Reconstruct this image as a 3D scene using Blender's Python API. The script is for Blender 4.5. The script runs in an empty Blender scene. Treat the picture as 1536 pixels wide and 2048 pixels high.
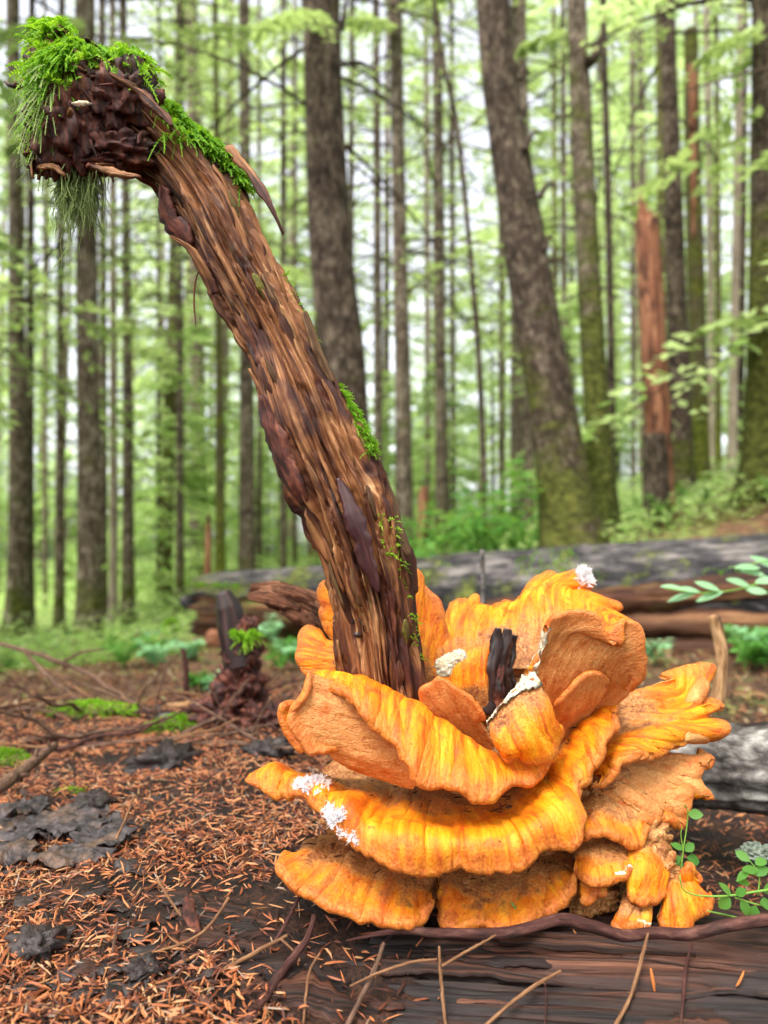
import bpy, math, random
import numpy as np
from mathutils import Vector
rng = np.random.default_rng(11)
random.seed(11)
scene = bpy.context.scene
col = scene.collection
# ---------------------------------------------------------------- camera, world, light
W, H_IMG, FPX = 1536.0, 2048.0, 1475.0
CAM_Z = 0.80
PITCH = math.atan(76.0 / FPX)
cam_data = bpy.data.cameras.new('camera')
cam = bpy.data.objects.new('camera', cam_data)
col.objects.link(cam)
cam.location = (0, 0, CAM_Z)
cam.rotation_euler = (math.pi / 2 + PITCH, 0, 0)
cam_data.sensor_fit = 'VERTICAL'
cam_data.sensor_height = 36.0
cam_data.lens = 36.0 * FPX / H_IMG
cam_data.clip_start = 0.02
cam_data.clip_end = 500
cam_data.dof.use_dof = True
cam_data.dof.focus_distance = 0.60
cam_data.dof.aperture_fstop = 4.6
scene.camera = cam

world = bpy.data.worlds.new('World')
scene.world = world
world.use_nodes = True
wn = world.node_tree
bg = wn.nodes['Background']
sky = wn.nodes.new('ShaderNodeTexSky')
sky.sky_type = 'NISHITA'
sky.sun_disc = False
SUN_EL, SUN_AZ = math.radians(58), math.radians(215)
sky.sun_elevation = SUN_EL
sky.sun_rotation = SUN_AZ
sky.air_density = 1.0
sky.dust_density = 4.0
sky.ozone_density = 1.0
hs = wn.nodes.new('ShaderNodeHueSaturation')
hs.inputs['Saturation'].default_value = 0.22      # overcast: the sky is nearly white
wn.links.new(sky.outputs[0], hs.inputs['Color'])
wn.links.new(hs.outputs[0], bg.inputs['Color'])
bg.inputs['Strength'].default_value = 0.15

sun_data = bpy.data.lights.new('sun', 'SUN')
sun = bpy.data.objects.new('sun', sun_data)
col.objects.link(sun)
sun_data.energy = 1.5
sun_data.angle = math.radians(22)
sun_data.color = (1.0, 0.96, 0.90)
sd = Vector((math.sin(SUN_AZ) * math.cos(SUN_EL), math.cos(SUN_AZ) * math.cos(SUN_EL), math.sin(SUN_EL)))
sun.rotation_euler = sd.to_track_quat('Z', 'Y').to_euler()

scene.view_settings.view_transform = 'Standard'
scene.view_settings.look = 'None'
scene.view_settings.gamma = 1.0
scene.view_settings.use_curve_mapping = False
scene.view_settings.exposure = 1.9
scene.render.engine = 'CYCLES'
cy = scene.cycles
cy.use_denoising = True
cy.max_bounces = 8
cy.diffuse_bounces = 4
cy.glossy_bounces = 2
cy.transmission_bounces = 4
cy.transparent_max_bounces = 4
cy.caustics_reflective = False
cy.caustics_refractive = False
cy.sample_clamp_indirect = 6.0

# ---------------------------------------------------------------- numbers
CAM = np.array([0, 0, CAM_Z])
FWD = np.array([0, math.cos(PITCH), math.sin(PITCH)])
UPV = np.array([0, -math.sin(PITCH), math.cos(PITCH)])
RGT = np.array([1.0, 0, 0])


def P(px, py, d):
    """photo pixel and distance along the view axis -> point in the place"""
    return CAM + d * (FWD + (px - 768.0) / FPX * RGT + (1024.0 - py) / FPX * UPV)


def PA(rows):
    return np.array([P(*r[:3]) for r in rows])


def to_px(v):
    q = v - CAM
    d = q @ FWD
    return 768 + FPX * (q @ RGT) / d, 1024 - FPX * (q @ UPV) / d, d


_perm = np.random.default_rng(3).permutation(256)
_perm = np.concatenate([_perm, _perm, _perm])
_grad = np.random.default_rng(5).normal(size=(256, 3))
_grad /= np.linalg.norm(_grad, axis=1)[:, None]


def noise(p):
    """gradient noise, about -1..1, p (...,3)"""
    p = np.asarray(p, float)
    i = np.floor(p).astype(int)
    f = p - i
    w = f * f * f * (f * (f * 6 - 15) + 10)
    i &= 255
    out = 0
    for dx in (0, 1):
        wx = w[..., 0] if dx else 1 - w[..., 0]
        for dy in (0, 1):
            wy = w[..., 1] if dy else 1 - w[..., 1]
            for dz in (0, 1):
                wz = w[..., 2] if dz else 1 - w[..., 2]
                h = _perm[_perm[_perm[i[..., 0] + dx] + i[..., 1] + dy] + i[..., 2] + dz]
                g = _grad[h]
                dot = g[..., 0] * (f[..., 0] - dx) + g[..., 1] * (f[..., 1] - dy) + g[..., 2] * (f[..., 2] - dz)
                out = out + wx * wy * wz * dot
    return out * 1.6


def fbm(p, o=4, g=0.5):
    p = np.asarray(p, float)
    s, a, t = 0, 1.0, 0
    for k in range(o):
        s = s + a * noise(p * 2 ** k + 17.3 * k)
        t += a
        a *= g
    return s / t


def sstep(x, a, b):
    t = np.clip((np.asarray(x, float) - a) / (b - a), 0, 1)
    return t * t * (3 - 2 * t)


def norm(v):
    return v / (np.linalg.norm(v, axis=-1, keepdims=True) + 1e-12)


def spline(pts, n):
    """Catmull-Rom through pts (any columns), n samples even in arc length of the first three columns"""
    pts = np.asarray(pts, float)
    if len(pts) == 2:
        t = np.linspace(0, 1, n)[:, None]
        return pts[0] * (1 - t) + pts[1] * t
    q = np.vstack([2 * pts[0] - pts[1], pts, 2 * pts[-1] - pts[-2]])
    m = 14
    t = np.linspace(0, 1, m, endpoint=False)[:, None]
    out = []
    for k in range(1, len(q) - 2):
        a, b, c, d = q[k - 1:k + 3]
        out.append(0.5 * (2 * b + (c - a) * t + (2 * a - 5 * b + 4 * c - d) * t ** 2 + (3 * b - a - 3 * c + d) * t ** 3))
    out = np.vstack(out + [pts[-1:]])
    s = np.concatenate([[0], np.cumsum(np.linalg.norm(np.diff(out[:, :3], axis=0), axis=1))])
    x = np.linspace(0, s[-1], n)
    return np.stack([np.interp(x, s, out[:, c]) for c in range(out.shape[1])], 1)


# ---------------------------------------------------------------- scene helpers
def mesh_np(name, v, f, mats, smooth=True, attrs=None, mi=None):
    v = np.asarray(v, np.float32)
    me = bpy.data.meshes.new(name)
    me.vertices.add(len(v))
    me.vertices.foreach_set('co', v.ravel())
    fl = [np.asarray(f, np.int32)] if not isinstance(f, list) else [np.asarray(x, np.int32) for x in f if len(x)]
    idx = np.concatenate([x.ravel() for x in fl])
    tot = np.concatenate([np.full(len(x), x.shape[1], np.int32) for x in fl])
    me.loops.add(len(idx))
    me.loops.foreach_set('vertex_index', idx)
    me.polygons.add(len(tot))
    me.polygons.foreach_set('loop_start', np.concatenate([[0], np.cumsum(tot)[:-1]]).astype(np.int32))
    if mi is not None:
        me.polygons.foreach_set('material_index', np.asarray(mi, np.int32))
    me.update(calc_edges=True)
    me.validate()
    me.polygons.foreach_set('use_smooth', np.full(len(me.polygons), smooth))
    for k, a in (attrs or {}).items():
        a = np.asarray(a, np.float32)
        if a.ndim == 1:
            me.attributes.new(k, 'FLOAT', 'POINT').data.foreach_set('value', a)
        else:
            me.attributes.new(k, 'FLOAT_VECTOR', 'POINT').data.foreach_set('vector', a.ravel())
    for m in (mats if isinstance(mats, (list, tuple)) else [mats]):
        me.materials.append(m)
    return me


def link(name, data, parent=None, loc=None):
    o = bpy.data.objects.new(name, data)
    col.objects.link(o)
    if parent is not None:
        o.parent = parent
    if loc is not None:
        o.location = loc
    return o


def tag(o, label=None, cat=None, group=None, kind=None):
    if label: o['label'] = label
    if cat: o['category'] = cat
    if group: o['group'] = group
    if kind: o['kind'] = kind
    return o


def thing(name, label, cat, loc, group=None):
    return tag(link(name, None, None, tuple(loc)), label, cat, group)


def part(name, root, v, f, mats, **k):
    """world-space vertices as a child mesh of root (an Empty or mesh without rotation)"""
    off = np.array(root.location)
    p = root.parent
    while p is not None:
        off = off + np.array(p.location)
        p = p.parent
    return link(name, mesh_np(name, np.asarray(v) - off, f, mats, **k), root)


def solo(name, v, f, mats, label, cat, group=None, kind=None, **k):
    v = np.asarray(v, float)
    loc = np.array([v[:, 0].mean(), v[:, 1].mean(), v[:, 2].min()])
    o = link(name, mesh_np(name, v - loc, f, mats, **k), None, loc)
    return tag(o, label, cat, group, kind)


class Geo:
    """collects verts / faces / attributes"""
    def __init__(s):
        s.v, s.f, s.a, s.n = [], {}, {}, 0
    def add(s, v, f, **attrs):
        v = np.asarray(v, float).reshape(-1, 3)
        for ff in (f if isinstance(f, list) and isinstance(f[0], np.ndarray) else [f]):
            ff = np.asarray(ff, int)
            s.f.setdefault(ff.shape[1], []).append(ff + s.n)
        for k, a in attrs.items():
            s.a.setdefault(k, []).append(np.asarray(a, float))
        s.v.append(v)
        s.n += len(v)
        return s
    def get(s):
        return np.vstack(s.v), [np.vstack(x) for x in s.f.values()], {k: np.concatenate(x) for k, x in s.a.items()}


def grid_faces(nu, nv, wrap=False):
    i = np.arange(nu if wrap else nu - 1)
    j = np.arange(nv - 1)
    I, J = np.meshgrid(i, j, indexing='ij')
    I2 = (I + 1) % nu
    return np.stack([I * nv + J, I2 * nv + J, I2 * nv + J + 1, I * nv + J + 1], -1).reshape(-1, 4)


def tube(pts, rad, nseg=8, disp=None, ref=None, flat=1.0, cap=True):
    """swept tube; disp(theta, s) multiplies the radius; returns v, [quads, caps], grain, theta, s"""
    pts = np.asarray(pts, float)
    n = len(pts)
    T = norm(np.gradient(pts, axis=0))
    ref = np.array([0, 1.0, 0]) if ref is None else np.asarray(ref, float)
    A = norm(np.cross(T, ref))
    B = np.cross(A, T)
    s = np.concatenate([[0], np.cumsum(np.linalg.norm(np.diff(pts, axis=0), axis=1))])
    th = np.linspace(0, 2 * math.pi, nseg, endpoint=False)
    TH, S = np.meshgrid(th, s, indexing='ij')
    r = np.broadcast_to(np.asarray(rad, float), (n,))[None, :] * np.ones((nseg, 1))
    if disp is not None:
        r = r * disp(TH, S)
    v = pts[None] + r[..., None] * (np.cos(TH)[..., None] * A[None] + flat * np.sin(TH)[..., None] * B[None])
    R = float(np.mean(rad))
    grain = np.stack([np.cos(TH) * R, np.sin(TH) * R, S], -1)
    f = [grid_faces(nseg, n, True)]
    v = v.reshape(-1, 3)
    grain = grain.reshape(-1, 3)
    if cap:
        k = len(v)
        v = np.vstack([v, pts[0] - T[0] * rad_at(rad, 0) * .15, pts[-1] + T[-1] * rad_at(rad, -1) * .3])
        grain = np.vstack([grain, [0, 0, 0], [0, 0, s[-1]]])
        i = np.arange(nseg)
        j = (i + 1) % nseg
        f.append(np.vstack([np.stack([np.full(nseg, k), j * n, i * n], 1), np.stack([np.full(nseg, k + 1), i * n + n - 1, j * n + n - 1], 1)]))
    return v, f, grain


def rad_at(rad, i):
    return float(np.broadcast_to(np.asarray(rad, float), (1,))[0]) if np.ndim(rad) == 0 else float(rad[i])


def wiggle(a, b, n, amp, seed=0, sag=0.0):
    a, b = np.asarray(a, float), np.asarray(b, float)
    t = np.linspace(0, 1, n)[:, None]
    L = np.linalg.norm(b - a)
    off = np.stack([noise(np.stack([t[:, 0] * 3.1 + seed * 7.7, np.full(n, k * 9.1), np.full(n, seed * 1.3)], 1)) for k in range(3)], 1)
    p = a * (1 - t) + b * t + off * amp * L * np.sin(np.pi * np.clip(t, 0.02, 0.98)) ** .5
    p[:, 2] -= sag * L * 4 * t[:, 0] * (1 - t[:, 0])
    return p


# ---------------------------------------------------------------- materials
def C(r, g, b):
    """sRGB 0-255 -> linear rgba"""
    f = lambda c: (c / 255 / 12.92) if c / 255 <= .04045 else ((c / 255 + .055) / 1.055) ** 2.4
    return (f(r), f(g), f(b), 1.0)


class M:
    def __init__(s, name, rough=.8, spec=.25):
        s.m = bpy.data.materials.new(name)
        s.m.use_nodes = True
        s.nt = s.m.node_tree
        s.b = s.nt.nodes['Principled BSDF']
        s.b.inputs['Roughness'].default_value = rough
        s.b.inputs['Specular IOR Level'].default_value = spec
        s.out = s.nt.nodes['Material Output']
    def n(s, t, **kw):
        x = s.nt.nodes.new('ShaderNode' + t)
        for k, v in kw.items():
            setattr(x, k, v)
        return x
    def l(s, a, b):
        s.nt.links.new(a, b)
    def attr(s, name):
        return s.n('Attribute', attribute_name=name)
    def scale(s, vec, sc, loc=(0, 0, 0)):
        x = s.n('Mapping')
        x.inputs['Scale'].default_value = sc
        x.inputs['Location'].default_value = loc
        s.l(vec, x.inputs['Vector'])
        return x.outputs[0]
    def noise(s, vec, sc=1.0, det=4, rough=.55, dist=0):
        x = s.n('TexNoise')
        x.inputs['Scale'].default_value = sc
        x.inputs['Detail'].default_value = det
        x.inputs['Roughness'].default_value = rough
        x.inputs['Distortion'].default_value = dist
        s.l(vec, x.inputs['Vector'])
        return x.outputs[0]
    def ramp(s, fac, stops, interp='LINEAR'):
        x = s.n('ValToRGB')
        x.color_ramp.interpolation = interp
        e = x.color_ramp.elements
        while len(e) < len(stops):
            e.new(.5)
        for k, (p, c) in enumerate(stops):
            e[k].position = p
            e[k].color = c if len(c) == 4 else (*c, 1)
        s.l(fac, x.inputs[0])
        return x.outputs[0]
    def grey(s, fac, a, b):
        return s.ramp(fac, [(a, (0, 0, 0, 1)), (b, (1, 1, 1, 1))])
    def mix(s, fac, a, b, mode='MIX'):
        x = s.n('Mix', data_type='RGBA', blend_type=mode)
        for sock, val in ((x.inputs[0], fac), (x.inputs[6], a), (x.inputs[7], b)):
            if isinstance(val, (int, float)) or isinstance(val, tuple):
                sock.default_value = val
            else:
                s.l(val, sock)
        return x.outputs[2]
    def math(s, op, a, b=0.0, clamp=False):
        x = s.n('Math', operation=op, use_clamp=clamp)
        for sock, val in ((x.inputs[0], a), (x.inputs[1], b)):
            if isinstance(val, (int, float)):
                sock.default_value = val
            else:
                s.l(val, sock)
        return x.outputs[0]
    def bump(s, h, strength=.5, dist=.002):
        x = s.n('Bump')
        x.inputs['Strength'].default_value = strength
        x.inputs['Distance'].default_value = dist
        s.l(h, x.inputs['Height'])
        s.l(x.outputs[0], s.b.inputs['Normal'])
    def color(s, c):
        if isinstance(c, tuple):
            s.b.inputs['Base Color'].default_value = c
        else:
            s.l(c, s.b.inputs['Base Color'])
        return s


def wood_mat(name, stops, across=220, along=9, rough=.75, spec=.3, moss=None, moss_at=(.52, .62), spots=None, bump=.6, bdist=.0015, patch=None, patch_scale=14):
    """grain-following wood or bark: streaks run along the attribute 'grain' (x,y across, z along)"""
    m = M(name, rough, spec)
    g = m.attr('grain').outputs['Vector']
    a = m.noise(m.scale(g, (across, across, along)), 1, 5, .62, .4)
    b = m.noise(m.scale(g, (across * .22, across * .22, along * .5), (3, 7, 1)), 1, 3, .5)
    f = m.math('ADD', m.math('MULTIPLY', a, .62), m.math('MULTIPLY', b, .38))
    c = m.ramp(f, stops)
    if patch:
        c = m.mix(m.grey(m.noise(m.scale(g, (patch_scale, patch_scale, patch_scale * .5), (5, 1, 2)), 1, 4, .6), .5, .6), c, m.ramp(a, patch))
    if spots:
        c = m.mix(m.grey(m.noise(m.scale(g, (across * .6, across * .6, across * .4), (1, 2, 9)), 1, 4, .65), .6, .7), c, spots)
    if moss:
        mm = m.math('ADD', m.noise(m.scale(g, (across * .05, across * .05, along * .35), (8, 2, 4)), 1, 6, .7), m.math('MULTIPLY', m.attr('mw').outputs['Fac'], .45))
        c = m.mix(m.grey(mm, *moss_at), c, m.ramp(m.noise(m.scale(g, (across * .7, across * .7, across * .5)), 1, 5, .65), [(.36, tuple(q * .45 for q in moss[0][:3]) + (1,)), (.5, moss[0]), (.64, moss[1])]))
    m.color(c)
    m.bump(f, bump, bdist)
    return m.m


def leaf_mat(name, cols, trans, rough=.6, tw=.5):
    m = M(name, rough, .25)
    r = m.n('NewGeometry').outputs['Random Per Island']
    oi = m.n('ObjectInfo').outputs['Random']
    f = m.math('ADD', m.math('MULTIPLY', r, .7), m.math('MULTIPLY', oi, .3))
    c = m.ramp(f, cols)
    m.color(c)
    t = m.n('BsdfTranslucent')
    m.l(m.mix(.6, c, trans), t.inputs['Color'])
    mx = m.n('MixShader')
    mx.inputs[0].default_value = tw
    m.l(m.b.outputs[0], mx.inputs[1])
    m.l(t.outputs[0], mx.inputs[2])
    m.l(mx.outputs[0], m.out.inputs['Surface'])
    return m.m


def island_mat(name, stops, rough=.7, spec=.3):
    m = M(name, rough, spec)
    m.color(m.ramp(m.n('NewGeometry').outputs['Random Per Island'], stops))
    return m.m


MT = {}
MT['needle_leaf'] = leaf_mat('needle_leaf', [(0, C(62, 94, 38)), (.5, C(104, 140, 60)), (1, C(150, 174, 90))], C(206, 224, 138), tw=.58)
MT['young_leaf'] = leaf_mat('young_leaf', [(0, C(104, 142, 62)), (.5, C(146, 182, 92)), (1, C(186, 210, 128))], C(222, 236, 168), tw=.6)
MT['herb_leaf'] = leaf_mat('herb_leaf', [(0, C(50, 104, 38)), (.5, C(84, 142, 58)), (1, C(120, 172, 88))], C(160, 205, 80), .45)
MT['straw'] = wood_mat('straw_wood', [(.34, C(96, 66, 42)), (.5, C(150, 112, 76)), (.66, C(196, 158, 116))], 300, 40, .8, .25, patch=[(.35, C(40, 22, 18)), (.65, C(92, 58, 44))], patch_scale=18)
MT['pale_leaf'] = leaf_mat('pale_leaf', [(0, C(120, 170, 120)), (1, C(165, 205, 160))], C(150, 210, 120), .5, .35)
MT['duff'] = island_mat('duff', [(0, C(40, 26, 20)), (.4, C(84, 54, 38)), (.75, C(128, 88, 62)), (.9, C(110, 112, 60)), (1, C(150, 130, 108))], .8, .2)
MT['moss'] = leaf_mat('moss', [(0, C(66, 108, 18)), (.4, C(104, 155, 28)), (.8, C(142, 190, 48)), (1, C(178, 212, 80))], C(190, 235, 50), .7, .45)
MT['pale_moss'] = leaf_mat('pale_moss', [(0, C(120, 140, 80)), (1, C(175, 190, 125))], C(190, 215, 130), .8, .4)
MT['twig'] = wood_mat('twig', [(.32, C(46, 31, 26)), (.5, C(90, 65, 52)), (.68, C(134, 104, 86))], 500, 60, .8, .25)
MT['twig_pale'] = wood_mat('twig_pale', [(.32, C(74, 48, 33)), (.5, C(118, 82, 56)), (.68, C(160, 122, 88))], 500, 60, .8, .25)
MT['twig_red'] = wood_mat('twig_red', [(.32, C(36, 19, 18)), (.5, C(68, 39, 35)), (.68, C(112, 76, 66))], 300, 60, .78, .2, patch=[(.35, C(26, 15, 14)), (.65, C(76, 52, 46))], patch_scale=40, bump=1, bdist=.003)
MT['needle'] = island_mat('needle', [(0, C(34, 18, 14)), (.22, C(74, 38, 25)), (.42, C(122, 64, 38)), (.62, C(166, 94, 56)), (.8, C(190, 122, 76)), (.93, C(178, 134, 94)), (1, C(128, 110, 100))], .6, .35)
MT['dark_chip'] = wood_mat('dark_chip', [(.32, C(22, 16, 16)), (.5, C(44, 33, 32)), (.66, C(78, 62, 60))], 130, 90, .5, .45, bump=1, bdist=.004)
MT['leafy_lichen'] = wood_mat('leafy_lichen', [(.34, C(26, 21, 23)), (.5, C(52, 44, 46)), (.66, C(86, 75, 76))], 140, 140, .5, .4, patch=[(.3, C(62, 46, 40)), (.7, C(112, 86, 72))], patch_scale=24, bump=1, bdist=.004)
MT['bark_grey'] = wood_mat('bark_grey', [(.36, C(44, 36, 30)), (.5, C(92, 79, 66)), (.63, C(150, 138, 122))], 60, 16, .9, .15, moss=(C(74, 78, 34), C(108, 110, 54)), moss_at=(.58, .74), spots=C(150, 144, 130), bump=1, bdist=.02)
MT['bark_dark'] = wood_mat('bark_dark', [(.36, C(30, 23, 20)), (.5, C(68, 56, 47)), (.63, C(120, 106, 92))], 60, 16, .9, .15, moss=(C(72, 74, 32), C(98, 100, 46)), moss_at=(.6, .76), spots=C(124, 116, 102), bump=1, bdist=.02)
MT['bark_moss'] = wood_mat('bark_moss', [(.25, C(50, 42, 34)), (.5, C(86, 78, 58)), (.75, C(122, 112, 82))], 70, 13, .9, .15, moss=(C(84, 90, 30), C(126, 130, 52)), moss_at=(.44, .64), bump=1, bdist=.02)
MT['bark_pale'] = wood_mat('bark_pale', [(.25, C(110, 94, 80)), (.5, C(150, 134, 118)), (.75, C(185, 172, 156))], 42, 9, .9, .15, spots=C(120, 110, 90))
MT['red_wood'] = wood_mat('red_wood', [(.35, C(74, 42, 31)), (.5, C(136, 87, 65)), (.65, C(192, 140, 108))], 90, 5, .85, .2, patch=[(.3, C(50, 34, 28)), (.7, C(110, 72, 54))], patch_scale=11, bump=1, bdist=.015)
# ---------------------------------------------------------------- the ground
def floor_z(x, y):
    X = 7 * np.tanh(x / 7)
    k = sstep(y, 2.9, 4.6)
    sp = np.log1p(np.exp(3.5 * (X - .15))) / 3.5
    return .36 + X * (.05 + .10 * k) + .19 * sp * k + .012 * np.clip(y - 4, 0, 30) + .05 * fbm(np.stack([x * .8, y * .8, x * 0], -1), 3)


def ground_z(x, y):
    x, y = np.asarray(x, float), np.asarray(y, float)
    near = .505 + 0 * x
    near = near - .85 * np.clip(.56 - y, 0, .5) * sstep(x, -.10, .10) - .16 * np.clip(.5 - y, 0, .6)
    near = near - .085 * sstep(x, .16, .34) * sstep(y, .56, .70)
    near = near - .022 * np.exp(-((x - .05) / .16) ** 2 - ((y - .56) / .07) ** 2)
    q = np.stack([x * 9, y * 9, x * 0 + 3], -1)
    near = near + .016 * fbm(q, 4) + .006 * np.abs(fbm(q * 3.3, 3))
    near = near - .012 * sstep(x, -.2, -.45)
    edge = 1.42 + .18 * noise(np.stack([x * 2.2, x * 0 + 5, x * 0], -1)) - .35 * sstep(x, .1, .5)
    w = sstep(y, edge, edge + .75)
    return near * (1 - w) + floor_z(x, y) * w


def ray_ground(px, py, dmax=60):
    d = np.geomspace(.35, dmax, 900)
    p = CAM[None] + d[:, None] * (FWD + (px - 768) / FPX * RGT + (1024 - py) / FPX * UPV)[None]
    hit = np.nonzero(p[:, 2] <= ground_z(p[:, 0], p[:, 1]))[0]
    k = hit[0] if len(hit) else len(d) - 1
    return d[k], p[k]


t = np.linspace(-1, 1, 430)
gx = .30 * np.sinh(6.0 * t)
ty = np.linspace(-3.2, 6.35, 430)
gy = .62 + .30 * np.sinh(ty)
GX, GY = np.meshgrid(gx, gy, indexing='ij')
GZ = ground_z(GX, GY)
m = M('forest_soil', .85, .3)
geo = m.n('NewGeometry').outputs['Position']
n1 = m.noise(geo, 26, 6, .7)
n2 = m.noise(geo, 260, 4, .6)
near_c = m.mix(m.grey(n1, .45, .62), m.ramp(n2, [(.35, C(14, 9, 8)), (.65, C(38, 25, 20))]), m.ramp(n2, [(.35, C(38, 23, 17)), (.65, C(82, 50, 34))]))
n3 = m.noise(geo, 1.6, 6, .7)
n4 = m.noise(geo, 22, 4, .7)
sep = m.n('SeparateXYZ')
m.l(geo, sep.inputs[0])
sepy = sep.outputs[1]
far_c = m.mix(m.grey(m.math('ADD', n3, m.math('MULTIPLY', m.math('SUBTRACT', sepy, 3.5), .04)), .5, .62), m.ramp(n4, [(.3, C(62, 46, 34)), (.7, C(124, 88, 64))]), m.ramp(n4, [(.3, C(74, 92, 40)), (.7, C(132, 148, 76))]))
sep = m.n('SeparateXYZ')
m.l(geo, sep.inputs[0])
fy = m.grey(m.math('MULTIPLY', m.math('ADD', sep.outputs[1], m.math('MULTIPLY', n3, 1.2)), .1), .22, .34)
m.color(m.mix(fy, near_c, far_c))
m.bump(m.math('ADD', n2, m.math('MULTIPLY', n1, 2.)), .8, .004)
ground = link('ground', mesh_np('ground', np.stack([GX, GY, GZ], -1).reshape(-1, 3), grid_faces(430, 430), m.m))
tag(ground, 'dark forest soil under needle litter rising towards the right', None, None, 'structure')

# ---------------------------------------------------------------- trees
def trunk_geo(pts, rad, flare=.5, nseg=26, n=70, seed=0, rough=.05, moss=.5, mh=1.2):
    sp = spline(np.hstack([pts, np.asarray(rad)[:, None]]), n)
    hgt = sp[:, 2] - sp[0, 2]
    r = sp[:, 3] * (1 + flare * np.exp(-np.clip(hgt, 0, 9) / .22))
    def disp(th, s):
        q = np.stack([np.cos(th) * 1.3 + seed * 5.1, np.sin(th) * 1.3, s * 1.2], -1)
        fl = np.exp(-np.clip(s, 0, 9) / .25)[...]
        root = 1 + .25 * fl * np.cos(th * 5 + seed)
        return (1 + rough * fbm(q, 2) + rough * .8 * fbm(q * np.array([4, 4, 5]), 3)) * root
    v_, f_, g_ = tube(sp[:, :3], r, nseg, disp)
    h_ = v_[:, 2] - sp[0, 2]
    ang = fbm(np.stack([v_[:, 0] * 5 + seed, v_[:, 1] * 5, h_ * 1.5], 1), 3)
    mw = np.clip(moss * (1.1 - h_ / mh + .5 * ang), 0, 1)
    return v_, f_, g_, mw


def crown_mesh(name, seed, z0, z1, R, nb, tw=11, lv=12, leaf=(.075, .02), mats=None, dead=0.0, bare_below=0.0):
    r = np.random.default_rng(seed)
    V, F, MI, n = [], [], [], 0
    for b in range(nb):
        z = z0 + (z1 - z0) * (b + r.random()) / nb
        az = r.random() * 6.283
        L = R * (1.1 - .65 * (z - z0) / (z1 - z0)) * r.uniform(.55, 1.15)
        dz = r.uniform(-.05, .3)
        droop = r.uniform(.2, .5)
        e = np.array([math.cos(az), math.sin(az), 0])
        side = np.array([-e[1], e[0], 0])
        tt = np.linspace(0, 1, 7)
        br = e * (L * tt)[:, None] + np.outer(z + dz * L * tt - droop * L * tt ** 2, [0, 0, 1])
        rr = .0085 * L ** .5 * (1.1 - tt) + .0015
        up = np.array([0, 0, 1.0])
        ring = np.stack([br + up * rr[:, None], br - side * rr[:, None] * .9 - up * rr[:, None] * .5, br + side * rr[:, None] * .9 - up * rr[:, None] * .5], 0)
        V.append(ring.reshape(-1, 3))
        ff = grid_faces(3, 7, True) + n
        F.append(ff); MI.append(np.ones(len(ff), int)); n += 21
        if r.random() < dead * (1.3 - (z - z0) / (z1 - z0)):
            continue
        ntw = int(tw * (.5 + .5 * L / R)) + 2
        for k in range(ntw):
            u = .18 + .82 * (k + r.random()) / ntw
            o = np.array([np.interp(u, tt, br[:, c]) for c in range(3)])
            sg = 1 if k % 2 else -1
            dr = norm(side * sg * r.uniform(.5, 1) + e * r.uniform(.4, .9) + up * r.uniform(-.35, .1))
            tl = L * .42 * (1.15 - u) * r.uniform(.6, 1.2) + .08
            m_ = lv
            q = (np.arange(m_) + r.random(m_)) / m_
            c0 = o + dr * (tl * q)[:, None] - up * (q ** 2 * tl * .35)[:, None]
            ln = leaf[0] * r.uniform(.6, 1.3, m_)[:, None]
            sgn = np.where(np.arange(m_) % 2, 1, -1)[:, None]
            sd_ = norm(np.cross(dr, up))
            ld = norm(dr * .7 + sd_ * sgn * r.uniform(.3, 1.0, (m_, 1)) + r.normal(0, .22, (m_, 3)))
            lw = norm(np.cross(ld, up + r.normal(0, .35, (m_, 3)))) * leaf[1] * r.uniform(.7, 1.3, (m_, 1))
            a = c0 - lw * .3; bq = c0 + ld * ln * .55 - lw; cq = c0 + ld * ln; dq = c0 + ld * ln * .55 + lw
            V.append(np.stack([a, bq, cq, dq], 1).reshape(-1, 3))
            ff = n + np.arange(m_ * 4).reshape(-1, 4)
            F.append(ff); MI.append(np.zeros(m_, int)); n += m_ * 4
    return mesh_np(name, np.vstack(V), np.vstack(F), mats, smooth=False, mi=np.concatenate(MI), attrs={'grain': np.zeros((n, 3))})


LEAFM = [MT['needle_leaf'], MT['bark_dark']]
YOUNGM = [MT['young_leaf'], MT['bark_dark']]
CROWN_HIGH = [crown_mesh('crown', 40 + k, 3.0, 13, 2.0, 40, 9, 12, (.075, .017), LEAFM, .6) for k in range(3)]
CROWN_FAR = [crown_mesh('crown', 60 + k, 1.5, 17, 2.5, 70, 12, 14, (.125, .032), LEAFM if k % 2 else YOUNGM, .15) for k in range(4)]
CROWN_YOUNG = [crown_mesh('crown', 80 + k, .25, 4.2, 1.5, 44, 11, 14, (.10, .026), YOUNGM, 0) for k in range(3)]
CROWN_BARE = [crown_mesh('crown', 90 + k, 1.2, 12, 1.1, 34, 5, 8, (.07, .018), LEAFM, .85) for k in range(2)]


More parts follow.
